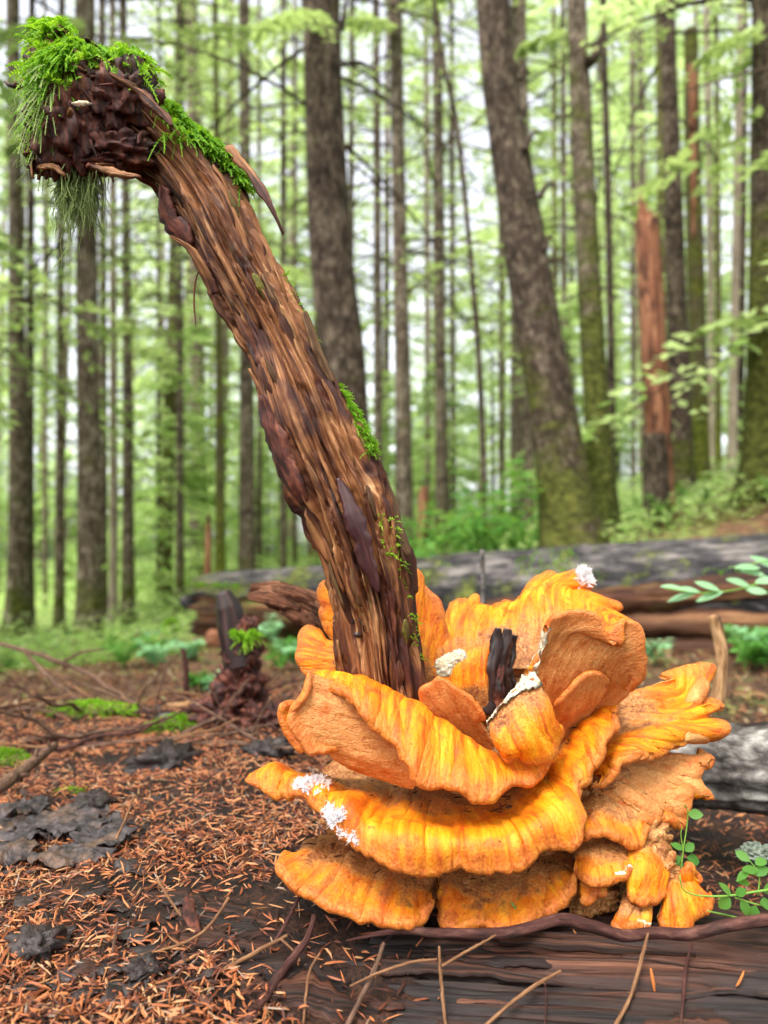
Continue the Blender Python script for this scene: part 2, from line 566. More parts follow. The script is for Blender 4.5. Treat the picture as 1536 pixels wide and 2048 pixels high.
def tree(path, label, mat, group=None, d=None, crown=None, name='conifer_tree', extend=True, flare=.5, cat='tree', rough=.05, top=None, moss=.5, mh=1.2):
    """path: [(px, py, width_px)] from base up; the base pixel meets the ground there unless d is given"""
    px, py, w = path[0]
    if d is None:
        d, base = ray_ground(px, py)
        pts = [base]
    else:
        b = P(px, py, d)
        b[2] = min(b[2], float(ground_z(b[0], b[1])))
        pts = [np.array([b[0], b[1], float(ground_z(b[0], b[1]))])]
    pts[0] = pts[0] - np.array([0, 0, .06])
    rad = [w * d / FPX / 2]
    for (qx, qy, qw) in path[1:]:
        pts.append(P(qx, qy, d))
        rad.append(qw * d / FPX / 2)
    if extend:
        v = pts[-1] - pts[-2]
        v = v / v[2]
        h = max(3.0, 13 - pts[-1][2])
        pts.append(pts[-1] + (v * .6 + np.array([0, 0, .4])) * h * .5)
        rad.append(rad[-1] * .75)
        pts.append(pts[-1] + np.array([0, 0, h * .5]))
        rad.append(rad[-1] * .3)
    pts = np.array(pts)
    root = thing(name, label, cat, pts[0] + np.array([0, 0, .06]), group)
    v, f, g, mw = trunk_geo(pts, rad, flare, 40 if rad[0] > .05 else 16, 140, len(bpy.data.objects), rough, moss, mh)
    part('trunk', root, v, f, MT[mat], attrs={'grain': g, 'mw': mw})
    if crown is not None:
        c = link('crown', crown, root)
        c.rotation_euler = (0, 0, random.random() * 6.28)
        zz = pts[:, 2]
        k = random.uniform(.85, 1.1)
        c.scale = (k, k, 1)
        # follow the lean of the trunk at mid height
        mx = np.interp(5, zz - zz[0], pts[:, 0]) - pts[0, 0]
        c.location = (mx, 0, 0)
    return root, d, pts


def limb(root, px, py, qx, qy, d, w0, w1, mat='bark_dark', bend=(0, 0, .05), name='dead_branch', dy=0):
    a, b = P(px, py, d), P(qx, qy, d + dy)
    mid = (a + b) / 2 + np.array(bend)
    sp = spline(np.array([a, mid, b]), 14)
    v, f, g = tube(sp, np.linspace(w0, w1, 14) * d / FPX / 2, 7, lambda th, s: 1 + .2 * noise(np.stack([np.cos(th) * 2, np.sin(th) * 2, s * 20], -1)))
    return part(name, root, v, f, MT[mat], attrs={'grain': g})


GT = 'slender conifers standing behind the fallen log'
ch = lambda k: CROWN_HIGH[k % 3]
cb = lambda k: CROWN_BARE[k % 2]
# named trunks, traced one by one
T15, d15, _ = tree([(702, 1120, 92), (690, 800, 92), (662, 500, 85), (650, 250, 78), (643, 0, 74)], 'broad dark grey trunk directly behind the bent rotten snag', 'bark_dark', None, 4.6, ch(0))
limb(T15, 682, 130, 760, 150, d15, 9, 4)
limb(T15, 684, 60, 700, -20, d15, 12, 6)
T23, d23, _ = tree([(1152, 1100, 118), (1118, 900, 98), (1085, 700, 88), (1050, 500, 84), (1012, 250, 72), (985, 0, 64)], 'thick dark trunk leaning left with green moss at its foot', 'bark_dark', None, 4.3, None, rough=.08, moss=.9, mh=1.5)
for a_ in ((1050, 300, 1085, 265), (1080, 395, 1110, 375), (1090, 500, 1105, 480), (1040, 160, 1060, 150)):
    limb(T23, *a_, d23 - .1, 14, 5)
T24, d24, _ = tree([(1206, 1085, 62), (1198, 900, 54), (1186, 700, 48), (1172, 450, 44), (1162, 200, 42), (1153, 0, 38)], 'upright mossy trunk right beside the leaning thick trunk', 'bark_grey', None, 5.2, cb(0), moss=.9, mh=3.2)
limb(T24, 1175, 125, 1200, 85, d24 - .1, 26, 16, bend=(.01, 0, -.02))
limb(T24, 1198, 88, 1222, 40, d24 - .1, 12, 5)
T26, d26, p26 = tree([(1318, 1072, 52), (1318, 900, 50), (1308, 700, 50), (1298, 520, 46), (1292, 440, 40)], 'broken reddish snag with jagged splintered top', 'red_wood', None, 4.9, None, name='broken_snag', extend=False, flare=.25, cat='snag', rough=.12)
for k, (sx, h0) in enumerate(((1281, 388), (1290, 400), (1301, 415), (1312, 425))):
    a, b = P(sx + (1295 - sx) * .2, 470, d26), P(sx, h0, d26)
    v, f, g = tube(spline(np.array([a, b]), 6), np.array([.035, .034, .03, .024, .015, .004]) * .9, 6, flat=.5)
    part('splinter', T26, v, f, MT['red_wood'], attrs={'grain': g})
bs = spline(np.vstack([PA([(1314, 1076, d26 - .02), (1312, 930, d26 - .02), (1310, 870, d26 - .02)])]), 20)
v, f, g = tube(bs, np.linspace(.094, .082, 20), 24, lambda th, s: 1 + .1 * fbm(np.stack([np.cos(th) * 2, np.sin(th) * 2, s * 6], -1), 3))
part('bark_sleeve', T26, v, f, MT['bark_dark'], attrs={'grain': g})
tree([(1366, 1040, 44), (1360, 800, 40), (1350, 500, 37), (1342, 250, 32), (1334, 0, 28)], 'straight dark trunk right next to the broken reddish snag', 'bark_dark', None, 6.0, ch(1))
T28, d28, _ = tree([(1402, 1040, 38), (1398, 800, 34), (1390, 500, 33), (1385, 300, 30), (1382, 60, 26)], 'moss coated trunk with a strip of torn red wood up high', 'bark_moss', None, 6.6, None, extend=False)
v, f, g = tube(spline(PA([(1388, 480, d28 - .06), (1387, 300, d28 - .055), (1385, 130, d28 - .05)]), 20), np.linspace(.02, .045, 20), 8, flat=.6)
part('torn_wood', T28, v, f, MT['red_wood'], attrs={'grain': g})
T32, d32, _ = tree([(1532, 1040, 92), (1530, 850, 76), (1530, 600, 62), (1532, 300, 58), (1534, 0, 54)], 'dark trunk with thick olive moss at the uphill end of the log', 'bark_dark', None, 4.6, ch(2), moss=1, mh=2.2)
T4, d4, _ = tree([(178, 1288, 50), (178, 1000, 44), (174, 600, 41), (172, 300, 39), (170, 0, 38)], 'stout grey trunk with pale lichen below the hanging moss of the bent snag', 'bark_grey', None, None, ch(1))
T1, d1, _ = tree([(36, 1275, 48), (38, 1000, 38), (33, 600, 30), (30, 300, 26), (26, 0, 24)], 'mottled brown trunk with a low drooping hemlock bough', 'bark_grey', None, None, ch(2))
tree([(256, 1248, 26), (256, 900, 21), (254, 600, 18), (250, 300, 16), (246, 0, 15)], 'slim grey trunk two trees right of the stout lichen trunk', 'bark_grey', None, None, cb(1))
tree([(396, 1185, 38), (396, 950, 34), (394, 700, 29), (388, 400, 25), (384, 0, 22)], 'grey trunk standing behind the broken end of the fallen log', 'bark_grey', None, None, ch(0))
tree([(494, 1135, 36), (494, 900, 30), (492, 600, 25), (490, 300, 22), (488, 0, 20)], 'grey trunk between the log end and the bent snag', 'bark_grey', None, 7.2, ch(1))
T17, d17, _ = tree([(810, 1030, 38), (806, 800, 32), (800, 500, 29), (795, 250, 27), (792, 0, 25)], 'grey trunk with a mossy broken branch stub behind the bright shrubs', 'bark_grey', None, 7.0, ch(2))
limb(T17, 812, 592, 855, 575, d17, 8, 5, 'bark_moss')
limb(T17, 798, 790, 790, 765, d17, 14, 8)
T21, d21, _ = tree([(972, 1040, 13), (962, 800, 12), (945, 560, 11), (915, 260, 10), (868, 0, 9)], 'thin dark pole leaning left between the standing trunks', 'bark_dark', None, 6.0, None, name='leaning_pole')
tree([(1225, 1075, 17), (1222, 700, 15), (1215, 350, 14), (1206, 0, 13)], 'very thin dark trunk between the mossy trunk and the broken snag', 'bark_dark', None, 6.3, cb(1))
tree([(440, 1165, 20), (440, 1030, 19), (438, 700, 16), (434, 300, 13), (430, 0, 11)], 'thin trunk with a moss covered foot beside the log end', 'bark_moss', None, 6.9, cb(0))
st, ds, _ = tree([(846, 1075, 26), (847, 1020, 22), (849, 975, 16)], 'short reddish rotten stump among the bright green shrubs', 'red_wood', None, 5.6, None, name='rotten_stump', extend=False, flare=.2, cat='stump', rough=.2)
st, ds, _ = tree([(415, 1170, 14), (416, 1090, 13), (418, 1030, 7)], 'narrow orange rotten stump beside the mossy thin trunk', 'red_wood', None, 6.4, None, name='rotten_stump', extend=False, flare=.2, cat='stump', rough=.2)
SLIM = ['slim dark trunk just behind the mottled trunk with the drooping bough', 'slim grey trunk between the mottled trunk and the stout lichen trunk', 'slim grey trunk close beside the stout lichen trunk',
        'slim pale trunk between the stout lichen trunk and the slim grey trunk', 'very thin dark trunk alone in the gap near the broken log end', 'slim grey trunk close beside the trunk behind the broken log end',
        'slim grey trunk partly behind the middle of the bent snag', 'very thin grey trunk beside the grey trunk nearest the bent snag', 'slim grey trunk between the broad dark trunk and the trunk with the mossy stub',
        'slim pale pinkish trunk beside the trunk with the mossy stub', 'grey trunk behind the short reddish stump', 'thin grey trunk beside the foot of the leaning pole', 'thin grey trunk between the leaning pole and the leaning thick trunk',
        'slim grey trunk directly beside the leaning thick trunk', 'slim pale trunk beside the moss coated trunk with torn wood', 'thin mossy trunk beyond the moss coated trunk with torn wood', 'pale trunk tilting away from the olive mossy trunk',
        'thin dark trunk just beside the olive mossy trunk', 'slim grey trunk half hidden by the broad dark trunk', 'hair thin grey trunk deep between the mottled and the stout lichen trunk', 'hair thin grey trunk deep behind the bent snag',
        'slim grey trunk half hidden behind the leaning thick trunk', 'hair thin grey trunk close beside the broken reddish snag']
for path, mt, dd in [
    ([(60, 1240, 18), (60, 800, 15), (64, 0, 12)], 'bark_dark', 8.2), ([(120, 1245, 20), (121, 800, 16), (122, 300, 14), (124, 0, 12)], 'bark_grey', 7.6),
    ([(206, 1220, 18), (206, 700, 16), (204, 0, 13)], 'bark_grey', 9.0), ([(228, 1230, 17), (227, 800, 15), (225, 0, 12)], 'bark_pale', 8.6),
    ([(317, 1215, 10), (317, 800, 9), (317, 300, 7)], 'bark_dark', 11), ([(361, 1200, 17), (359, 700, 14), (357, 0, 12)], 'bark_grey', 8.8),
    ([(567, 1100, 15), (567, 600, 13), (567, 0, 11)], 'bark_grey', 9.5), ([(520, 1120, 11), (519, 600, 9), (518, 0, 7)], 'bark_grey', 12),
    ([(757, 1040, 19), (756, 700, 17), (754, 300, 15), (752, 0, 13)], 'bark_grey', 8.8), ([(855, 1010, 12), (855, 600, 12), (853, 200, 11), (852, 0, 10)], 'bark_pale', 10),
    ([(882, 1010, 25), (881, 700, 22), (877, 300, 20), (872, 0, 18)], 'bark_grey', 8.4), ([(907, 1020, 13), (905, 600, 11), (903, 0, 9)], 'bark_grey', 11),
    ([(1003, 1030, 13), (1002, 600, 11), (1000, 0, 9)], 'bark_grey', 11), ([(1058, 1065, 20), (1056, 700, 17), (1050, 300, 15), (1045, 0, 13)], 'bark_grey', 8.2),
    ([(1424, 1000, 12), (1420, 500, 11), (1412, 0, 10)], 'bark_pale', 9.5), ([(1438, 1010, 12), (1436, 500, 11), (1432, 0, 9)], 'bark_moss', 8.0),
    ([(1464, 1010, 18), (1470, 600, 15), (1478, 200, 13), (1482, 0, 12)], 'bark_pale', 8.5), ([(1480, 1010, 14), (1486, 500, 12), (1490, 0, 10)], 'bark_dark', 10),
    ([(700, 1090, 14), (702, 500, 12), (704, 0, 10)], 'bark_grey', 9.8), ([(90, 1230, 9), (90, 600, 8), (90, 0, 6)], 'bark_grey', 13),
    ([(590, 1100, 10), (590, 600, 9), (590, 0, 7)], 'bark_grey', 13), ([(1130, 1040, 14), (1128, 600, 12), (1126, 0, 10)], 'bark_grey', 10.5),
    ([(1268, 1050, 10), (1266, 600, 9), (1264, 0, 8)], 'bark_grey', 12)]:
    tree(path, SLIM.pop(0), mt, GT, dd, random.choice(CROWN_HIGH + CROWN_BARE))
# low hemlock boughs in the upper left
def bough(root, a, b, d, n=16, seed=1, leaf=.05, da=0.0):
    r = np.random.default_rng(seed)
    A, B = P(*a, d), P(*b, d + da)
    e = B - A
    L = np.linalg.norm(e)
    e = e / L
    up = np.array([0, 0, 1.0])
    side = norm(np.cross(e, up))
    G_ = Geo()
    v, f, g = tube(spline(np.array([A, (A + B) / 2 + up * L * .06, B]), 10), np.linspace(.008, .002, 10), 5)
    bo = part('bough', root, v, f, MT['bark_dark'], attrs={'grain': g})
    for k in range(n * 2):
        u = .1 + .9 * k / (2 * n)
        o = A + e * L * u + up * L * .24 * u * (1 - u)
        dr = norm(side * (1 if k % 2 else -1) * r.uniform(.3, 1) + e * r.uniform(.5, 1) - up * r.uniform(.1, .5))
        tl = L * .32 * (1.15 - u) * r.uniform(.6, 1.3)
        for j in range(22):
            q = (j + r.random()) / 22
            c0 = o + dr * tl * q - up * q * q * tl * .3
            ld = norm(dr * .6 + norm(np.cross(dr, up)) * (1 if j % 2 else -1) * r.uniform(.5, 1) + r.normal(0, .15, 3))
            lw = norm(np.cross(ld, up + r.normal(0, .3, 3))) * leaf * .16
            ln = leaf * r.uniform(.5, 1.1)
            G_.add([c0, c0 + ld * ln * .5 - lw, c0 + ld * ln, c0 + ld * ln * .5 + lw], [[0, 1, 2, 3]])
    v, f, _ = G_.get()
    return part('foliage', bo, v, f, MT['needle_leaf'], smooth=False)
bough(T1, (36, 690), (370, 668), d1 - .3, 16, 2, .07, -.6)
bough(T1, (36, 760), (260, 830), d1 - .2, 12, 3, .07, -.5)
bough(T4, (176, 120), (520, 60), d4, 18, 4, .08, -.9)
bough(T4, (176, 40), (-60, 90), d4, 14, 5, .08, -.9)
bough(T4, (176, 240), (20, 300), d4, 12, 6, .08, -.7)
bough(T4, (176, -40), (450, -70), d4, 16, 14, .08, -1.2)
bough(T15, (640, 560), (540, 540), d15 + .1, 10, 7, .06, .8)
bough(T15, (650, 30), (520, 60), d15, 14, 8, .06, -.8)
bough(T24, (1160, 60), (1040, 100), d24, 10, 9, .06, .3)
bough(T32, (1520, 640), (1400, 660), d32, 12, 10, .06, -.3)
bough(T32, (1520, 60), (1400, 120), d32, 12, 11, .06, -.3)
bough(T17, (800, 60), (700, 40), d17, 12, 12, .07, -.5)
bough(T17, (800, 20), (900, -10), d17, 12, 13, .07, -.5)
# the wood behind: one trunk-and-crown tree after another
r = np.random.default_rng(21)
MT['bark_hazed'] = wood_mat('bark_hazed', [(.3, C(104, 94, 80)), (.5, C(134, 122, 104)), (.7, C(166, 154, 134))], 40, 9, .9, .15)  # distant haze put into the colour: bark paler than on the near trunks
TRUNK_FAR = []
for k in range(4):
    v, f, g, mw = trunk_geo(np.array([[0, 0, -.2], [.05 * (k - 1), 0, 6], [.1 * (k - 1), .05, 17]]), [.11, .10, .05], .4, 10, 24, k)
    TRUNK_FAR.append(mesh_np('trunk', v, f, MT[('bark_hazed', 'bark_hazed', 'bark_grey', 'bark_moss')[k]], attrs={'grain': g}))
nf = 0
placed = []
while nf < 66:
    y = 11 + 40 * r.random() ** 1.1
    x = r.uniform(-.62, .62) * y
    if abs(x) < .1 * y and r.random() < .3: continue
    if any((x - a) ** 2 + (y - b) ** 2 < 1.3 for a, b in placed):
        continue
    placed.append((x, y))
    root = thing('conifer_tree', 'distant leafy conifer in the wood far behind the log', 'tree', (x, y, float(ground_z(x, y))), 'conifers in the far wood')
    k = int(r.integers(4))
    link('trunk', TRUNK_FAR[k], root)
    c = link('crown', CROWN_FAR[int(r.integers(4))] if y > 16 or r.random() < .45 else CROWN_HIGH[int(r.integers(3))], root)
    c.rotation_euler = (0, 0, r.random() * 6.28)
    s = r.uniform(.7, 1.2)
    root.scale = (s, s, s)
    nf += 1
for k in range(56):
    y = 9 + 30 * r.random()
    x = r.uniform(-.6, .6) * y
    root = thing('young_hemlock', 'light green young hemlock growing in the gaps of the far wood', 'tree', (x, y, float(ground_z(x, y))), 'young hemlocks in the far wood')
    v, f, g, mw = trunk_geo(np.array([[0, 0, -.1], [0, 0, 2], [0, 0, 4.1]]), [.04, .03, .008], .3, 8, 10, k) if k < 1 else (None,) * 4
    if k < 1:
        YT = mesh_np('trunk', v, f, MT['bark_dark'], attrs={'grain': g})
    link('trunk', YT, root)
    c = link('crown', CROWN_YOUNG[k % 3], root)
    c.rotation_euler = (0, 0, r.random() * 6.28)
    s = r.uniform(.5, 1.15)
    root.scale = (s, s, s)

# the wood goes on beside and behind the camera; trees added to block low light
for k in range(26):
    an = r.uniform(.75, 2 * math.pi - .75) if k > 6 else r.choice([.75, 2 * math.pi - .75]) + r.uniform(-.05, .05)
    rr_ = r.uniform(3.5, 16)
    x, y = math.sin(an) * rr_, math.cos(an) * rr_
    root = thing('conifer_tree', 'distant leafy conifer in the wood far behind the log', 'tree', (x, y, float(ground_z(x, y))), 'conifers in the far wood')
    root['label'] = 'conifer standing in the wood around the clearing'
    root['group'] = 'conifers around the clearing'
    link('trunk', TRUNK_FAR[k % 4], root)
    c = link('crown', (CROWN_HIGH + CROWN_FAR)[k % 7], root)
    c.rotation_euler = (0, 0, r.random() * 6.28)
# ---------------------------------------------------------------- materials of the near things
MT['snag'] = wood_mat('snag_wood', [(.34, C(40, 20, 13)), (.43, C(86, 45, 26)), (.50, C(130, 79, 46)), (.57, C(168, 114, 71)), (.68, C(204, 158, 112))], 400, 12, .6, .4,
                      patch=[(.35, C(30, 14, 13)), (.5, C(72, 35, 28)), (.65, C(112, 62, 44))], patch_scale=24, moss=(C(84, 70, 24), C(132, 108, 40)), moss_at=(.60, .70), bump=1, bdist=.004)
MT['burl'] = wood_mat('burl_wood', [(.34, C(22, 10, 10)), (.45, C(56, 26, 22)), (.55, C(96, 49, 37)), (.67, C(140, 84, 62))], 200, 60, .65, .35, bump=1, bdist=.002)
MT['bark_slab'] = wood_mat('bark_slab', [(.33, C(48, 30, 20)), (.5, C(90, 62, 41)), (.67, C(134, 100, 68))], 380, 14, .7, .3, moss=(C(96, 90, 30), C(130, 118, 46)), moss_at=(.55, .66))
MT['inlay'] = wood_mat('inlay', [(.34, C(34, 17, 20)), (.5, C(66, 36, 38)), (.66, C(100, 62, 56))], 200, 20, .4, .5)
MT['dark_wood'] = wood_mat('dark_wood', [(.3, C(12, 6, 7)), (.5, C(32, 16, 16)), (.7, C(70, 36, 29))], 260, 22, .45, .5)
MT['rot_log'] = wood_mat('rotten_log', [(.34, C(11, 6, 5)), (.44, C(32, 18, 14)), (.52, C(58, 34, 26)), (.6, C(88, 54, 40)), (.7, C(124, 84, 63))], 260, 6, .62, .28,
                         patch=[(.35, C(16, 12, 12)), (.65, C(50, 39, 37))], patch_scale=6, bump=1.0, bdist=.004)
MT['fall_bark'] = wood_mat('fallen_bark', [(.38, C(14, 12, 14)), (.47, C(40, 37, 40)), (.54, C(74, 69, 70)), (.63, C(122, 114, 110))], 50, 10, .8, .3, moss=(C(70, 76, 30), C(112, 116, 50)), moss_at=(.55, .62), bump=1, bdist=.02)
MT['fall_wood'] = wood_mat('fallen_wood', [(.36, C(30, 17, 12)), (.5, C(78, 49, 33)), (.64, C(136, 98, 67))], 70, 3, .8, .25, patch=[(.35, C(26, 15, 11)), (.65, C(84, 46, 31))], patch_scale=5, moss=(C(88, 96, 40), C(120, 124, 60)), moss_at=(.58, .68), bump=1, bdist=.006)
MT['lichen_bark'] = wood_mat('lichen_bark', [(.34, C(26, 22, 21)), (.45, C(70, 65, 62)), (.55, C(116, 111, 107)), (.68, C(168, 164, 157))], 110, 60, .85, .2, patch=[(.35, C(18, 14, 14)), (.65, C(60, 48, 44))], patch_scale=16, bump=1, bdist=.003)


def fungus_mat(name, old=0.0):
    m = M(name, .5, .35)
    g = m.attr('fg').outputs['Vector']            # x along the margin, y out from the root (metres), z side: 0 top .. 1 under
    sep = m.n('SeparateXYZ')
    m.l(m.attr('fv').outputs['Vector'], sep.inputs[0])   # x = 0 root .. 1 margin, y = side
    v, side = sep.outputs[0], sep.outputs[1]
    pos = m.n('NewGeometry').outputs['Position']
    streak = m.noise(m.scale(g, (170, 18, 1)), 1, 4, .6, .3)
    blot = m.noise(pos, 62, 5, .6)
    fine = m.noise(pos, 420, 4, .65)
    top = m.ramp(streak, [(.34, C(192, 78, 10)), (.43, C(219, 110, 8)), (.54, C(234, 139, 9)), (.67, C(240, 162, 32))])
    top = m.mix(m.grey(blot, .50, .70), top, m.ramp(fine, [(.38, C(168, 62, 14)), (.62, C(214, 108, 20))]))
    # old tan, granular zone near the root
    tan = m.ramp(m.math('ADD', m.math('MULTIPLY', fine, .6), m.math('MULTIPLY', blot, .4)), [(.38, C(116, 60, 30)), (.5, C(172, 112, 62)), (.62, C(206, 154, 98))])
    root = m.math('SUBTRACT', 1.0 if not old else 1.0 + old, m.math('ADD', v, m.math('MULTIPLY', m.math('SUBTRACT', blot, .5), 1.1)))
    top = m.mix(m.grey(root, .50 , .78), top, tan)
    # browned growing edge
    edge = m.grey(m.math('ADD', v, m.math('MULTIPLY', m.math('SUBTRACT', blot, .5), .12)), .86, 1.0)
    top = m.mix(m.math('MULTIPLY', edge, .75), top, m.ramp(fine, [(.38, C(156, 74, 28)), (.62, C(206, 124, 60))]))
    und = m.ramp(m.math('ADD', m.math('MULTIPLY', fine, .55), m.math('MULTIPLY', streak, .45)), [(.38, C(184, 108, 52)), (.5, C(208, 138, 76)), (.62, C(222, 160, 98))])
    und = m.mix(m.grey(blot, .52, .7), und, C(190, 98, 38))
    und = m.mix(m.math('MULTIPLY', edge, .6), und, C(190, 98, 34))
    c = m.mix(m.grey(side, .45, .6), top, und)
    dots = m.grey(m.noise(pos, 230, 2, .5), .73, .77)
    c = m.mix(dots, c, C(96, 44, 22))
    stain = m.grey(m.noise(m.scale(pos, (1, 1, 1), (3, 1, 4)), 95, 4, .6), .66, .74)
    c = m.mix(m.math('MULTIPLY', stain, .8), c, C(140, 58, 26))
    m.color(c)
    m.b.inputs['Subsurface Weight'].default_value = .18
    m.b.inputs['Subsurface Radius'].default_value = (1.0, .35, .08)
    m.b.inputs['Subsurface Scale'].default_value = .006
    vor = m.n('TexVoronoi')
    vor.inputs['Scale'].default_value = 900
    m.l(pos, vor.inputs['Vector'])
    pores = m.math('MULTIPLY', m.math('MULTIPLY', vor.outputs['Distance'], side), .3)
    mid = m.noise(m.scale(g, (420, 130, 1), (2, 5, 0)), 1, 4, .6, .5)
    m.bump(m.math('ADD', m.math('ADD', m.math('MULTIPLY', fine, .6), m.math('MULTIPLY', m.math('ADD', streak, mid), .9)), pores), .75, .0022)
    return m.m


MT['fungus'] = fungus_mat('fungus_flesh')
MT['fungus_old'] = fungus_mat('fungus_old', .38)
m = M('torn_flesh', .9, .15)
pos = m.n('NewGeometry').outputs['Position']
m.color(m.ramp(m.noise(pos, 260, 5, .7), [(.3, C(206, 178, 136)), (.5, C(240, 226, 198)), (.7, C(250, 244, 230))]))
m.b.inputs['Subsurface Weight'].default_value = .2
m.b.inputs['Subsurface Scale'].default_value = .004
m.bump(m.noise(pos, 500, 5, .75), 1, .002)
MT['flesh'] = m.m
m = M('white_mould', .95, .1)
pos = m.n('NewGeometry').outputs['Position']
m.color(m.ramp(m.noise(pos, 500, 3, .7), [(.3, C(236, 230, 234)), (.6, C(250, 248, 250))]))
MT['mould'] = m.m

# ---------------------------------------------------------------- the bent rotten snag
SN = [  # px, py, perpendicular width px, depth
    (790, 1475, 168, .648), (780, 1420, 166, .645), (768, 1330, 165, .640), (752, 1220, 163, .638), (724, 1110, 172, .635), (688, 1000, 186, .632), (646, 900, 188, .629),
    (606, 800, 176, .626), (562, 700, 146, .624), (508, 600, 142, .622), (462, 510, 142, .620), (418, 420, 146, .618), (358, 338, 132, .616), (302, 290, 140, .614),
    (250, 255, 166, .613), (200, 235, 190, .612), (150, 215, 190, .611), (110, 205, 130, .611)]
pts = np.array([np.append(P(a, b, d), w * d / FPX / 2) for a, b, w, d in SN])
NS = 620
sp = spline(pts, NS)
Ls = np.linalg.norm(np.diff(sp[:, :3], axis=0), axis=1).sum()


def snag_disp(th, s):
    tw = th + s * .9
    c, sn = np.cos(tw), np.sin(tw)
    z = s * 5.0
    head = sstep(s, Ls - .16, Ls - .05)
    q = np.stack([c * 1.5, sn * 1.5, z * .6], -1)
    big = .16 * noise(q) + .10 * noise(q * 2.1 + 5)
    warp = .12 * noise(np.stack([c * 2, sn * 2, s * 14], -1))
    g1 = np.abs(noise(np.stack([c * 4.2 + warp, sn * 4.2, z * 1.0 + 3], -1)))
    g2 = np.abs(noise(np.stack([c * 9 + warp, sn * 9, z * 1.6 + 9], -1)))
    g3 = noise(np.stack([c * 22, sn * 22, z * 4 + 1], -1))
    g4 = noise(np.stack([c * 46, sn * 46, z * 9 + 1], -1))
    plate = noise(np.stack([c * 3.4, sn * 3.4, z * 1.7 + 31], -1))
    plates = .075 * (sstep(plate, .02, .10) - .5) + .05 * (sstep(plate, .30, .36) - .5) + .05 * (sstep(noise(np.stack([c * 6.5 + 3, sn * 6.5, z * 2.6 + 11], -1)), .1, .16) - .5)
    smooth = 1 - .75 * np.exp(-((s - (Ls - .33)) / .05) ** 2) * sstep(np.cos(th - 2.0 * 0 + .3), -.2, .6)
    rough = np.exp(-((s - (Ls - .10)) / .06) ** 2)
    g5 = np.abs(noise(np.stack([c * 17 + warp * 2, sn * 17, z * 2.2 + 19], -1)))
    fib = (-.24 * (1 - g1 * 1.7).clip(0, 1) ** 3 - .16 * (1 - g2 * 1.8).clip(0, 1) ** 3 - .09 * (1 - g5 * 1.8).clip(0, 1) ** 2 + .045 * g3 + .03 * g4 + plates * 1.7) * smooth + .04
    lump = (.26 * fbm(np.stack([c * 2.2, sn * 2.2, s * 26], -1), 4) + .12 * np.abs(noise(np.stack([c * 7, sn * 7, s * 75], -1)))) * head
    return 1.03 + big * (1 - head) + fib * (1 - .4 * head) + lump


base = P(790, 1500, .645)
base[2] = float(ground_z(base[0], base[1]))
snag = thing('bent_snag', 'bent rotten wood snag with moss rising out of the orange fungus', 'snag', base)
v, f, g = tube(sp[:, :3], sp[:, 3], 230, snag_disp)
SNV = v[:230 * NS].reshape(230, NS, 3)
SNN = norm(SNV - sp[None, :, :3])
shaft = part('shaft', snag, v, f, MT['snag'], attrs={'grain': g})
SPX, SPY, SPD = to_px(SNV.reshape(-1, 3))
SVF, SNF = SNV.reshape(-1, 3), SNN.reshape(-1, 3)


def slab(pl, wid, thick, nrm, seed=0, n=26, taper=.15, curl=.25, jag=.35, prof='both'):
    """a thin split of wood or bark along a 3D polyline; wid in metres, nrm roughly its outward face"""
    sp_ = spline(np.asarray(pl, float), n)
    T = norm(np.gradient(sp_, axis=0))
    nr = norm(np.asarray(nrm, float))
    A = norm(np.cross(T, nr))
    Nn = np.cross(A, T)
    s = np.linspace(0, 1, n)
    w = wid * (taper + (1 - taper) * np.sin(np.pi * np.clip(s * .96 + .03, 0, 1)) ** .55)
    if prof == 'tip':
        w = wid * (taper + (1 - taper) * (1 - s ** 1.6))
    k = 7
    u = np.linspace(-1, 1, k)
    en = lambda o_: 1 + jag * (noise(np.stack([s * 4.3, s * 0 + seed * 3.3 + o_, s * 0], 1)) + .6 * noise(np.stack([s * 15.7, s * 0 + seed * 3.3 + o_, s * 0 + 4], 1)))
    ed, ed2 = en(0), en(50)
    off = np.where(u[:, None] > 0, ed[None], ed2[None]) * u[:, None] * w[None] / 2
    hgt = -curl * np.abs(u[:, None]) ** 2 * w[None] * .5 + .3 * thick * noise(np.stack([np.repeat(u[:, None] * 5, n, 1), np.repeat(s[None] * 5, k, 0), np.full((k, n), seed * 1.7)], -1))
    topv = sp_[None] + off[..., None] * A[None] + hgt[..., None] * Nn[None]
    botv = topv - Nn[None] * (thick * (1 - .6 * np.abs(u)[:, None, None]))
    V = np.concatenate([topv, botv[::-1]], 0)
    gr = np.stack([np.repeat(np.concatenate([u, u[::-1]])[:, None] * wid / 2, n, 1) + seed, np.full((2 * k, n), 0.0) + seed * .37, np.repeat(s[None], 2 * k, 0) * np.linalg.norm(np.diff(sp_, axis=0), axis=1).sum()], -1)
    nn = 2 * k
    fc = [grid_faces(nn, n, True)]
    idx = lambda i, j: i * n + j
    fc.append(np.array([[idx(i, 0), idx(nn - 1 - i, 0), idx(nn - 2 - i, 0), idx(i + 1, 0)] for i in range(k - 1)] + [[idx(i + 1, n - 1), idx(nn - 2 - i, n - 1), idx(nn - 1 - i, n - 1), idx(i, n - 1)] for i in range(k - 1)]))
    return V.reshape(-1, 3), fc, gr.reshape(-1, 3)


def snag_slab(name, pix, wpx, thick, d0, mat, nrm=(0, -1, 0), seed=0, **k):
    pl = [P(a, b, d0 if len(q) == 0 else q[0]) for a, b, *q in pix]
    v_, f_, g_ = slab(pl, wpx * d0 / FPX, thick, nrm, seed, **k)
    return part(name, snag, v_, f_, MT[mat], attrs={'grain': g_})


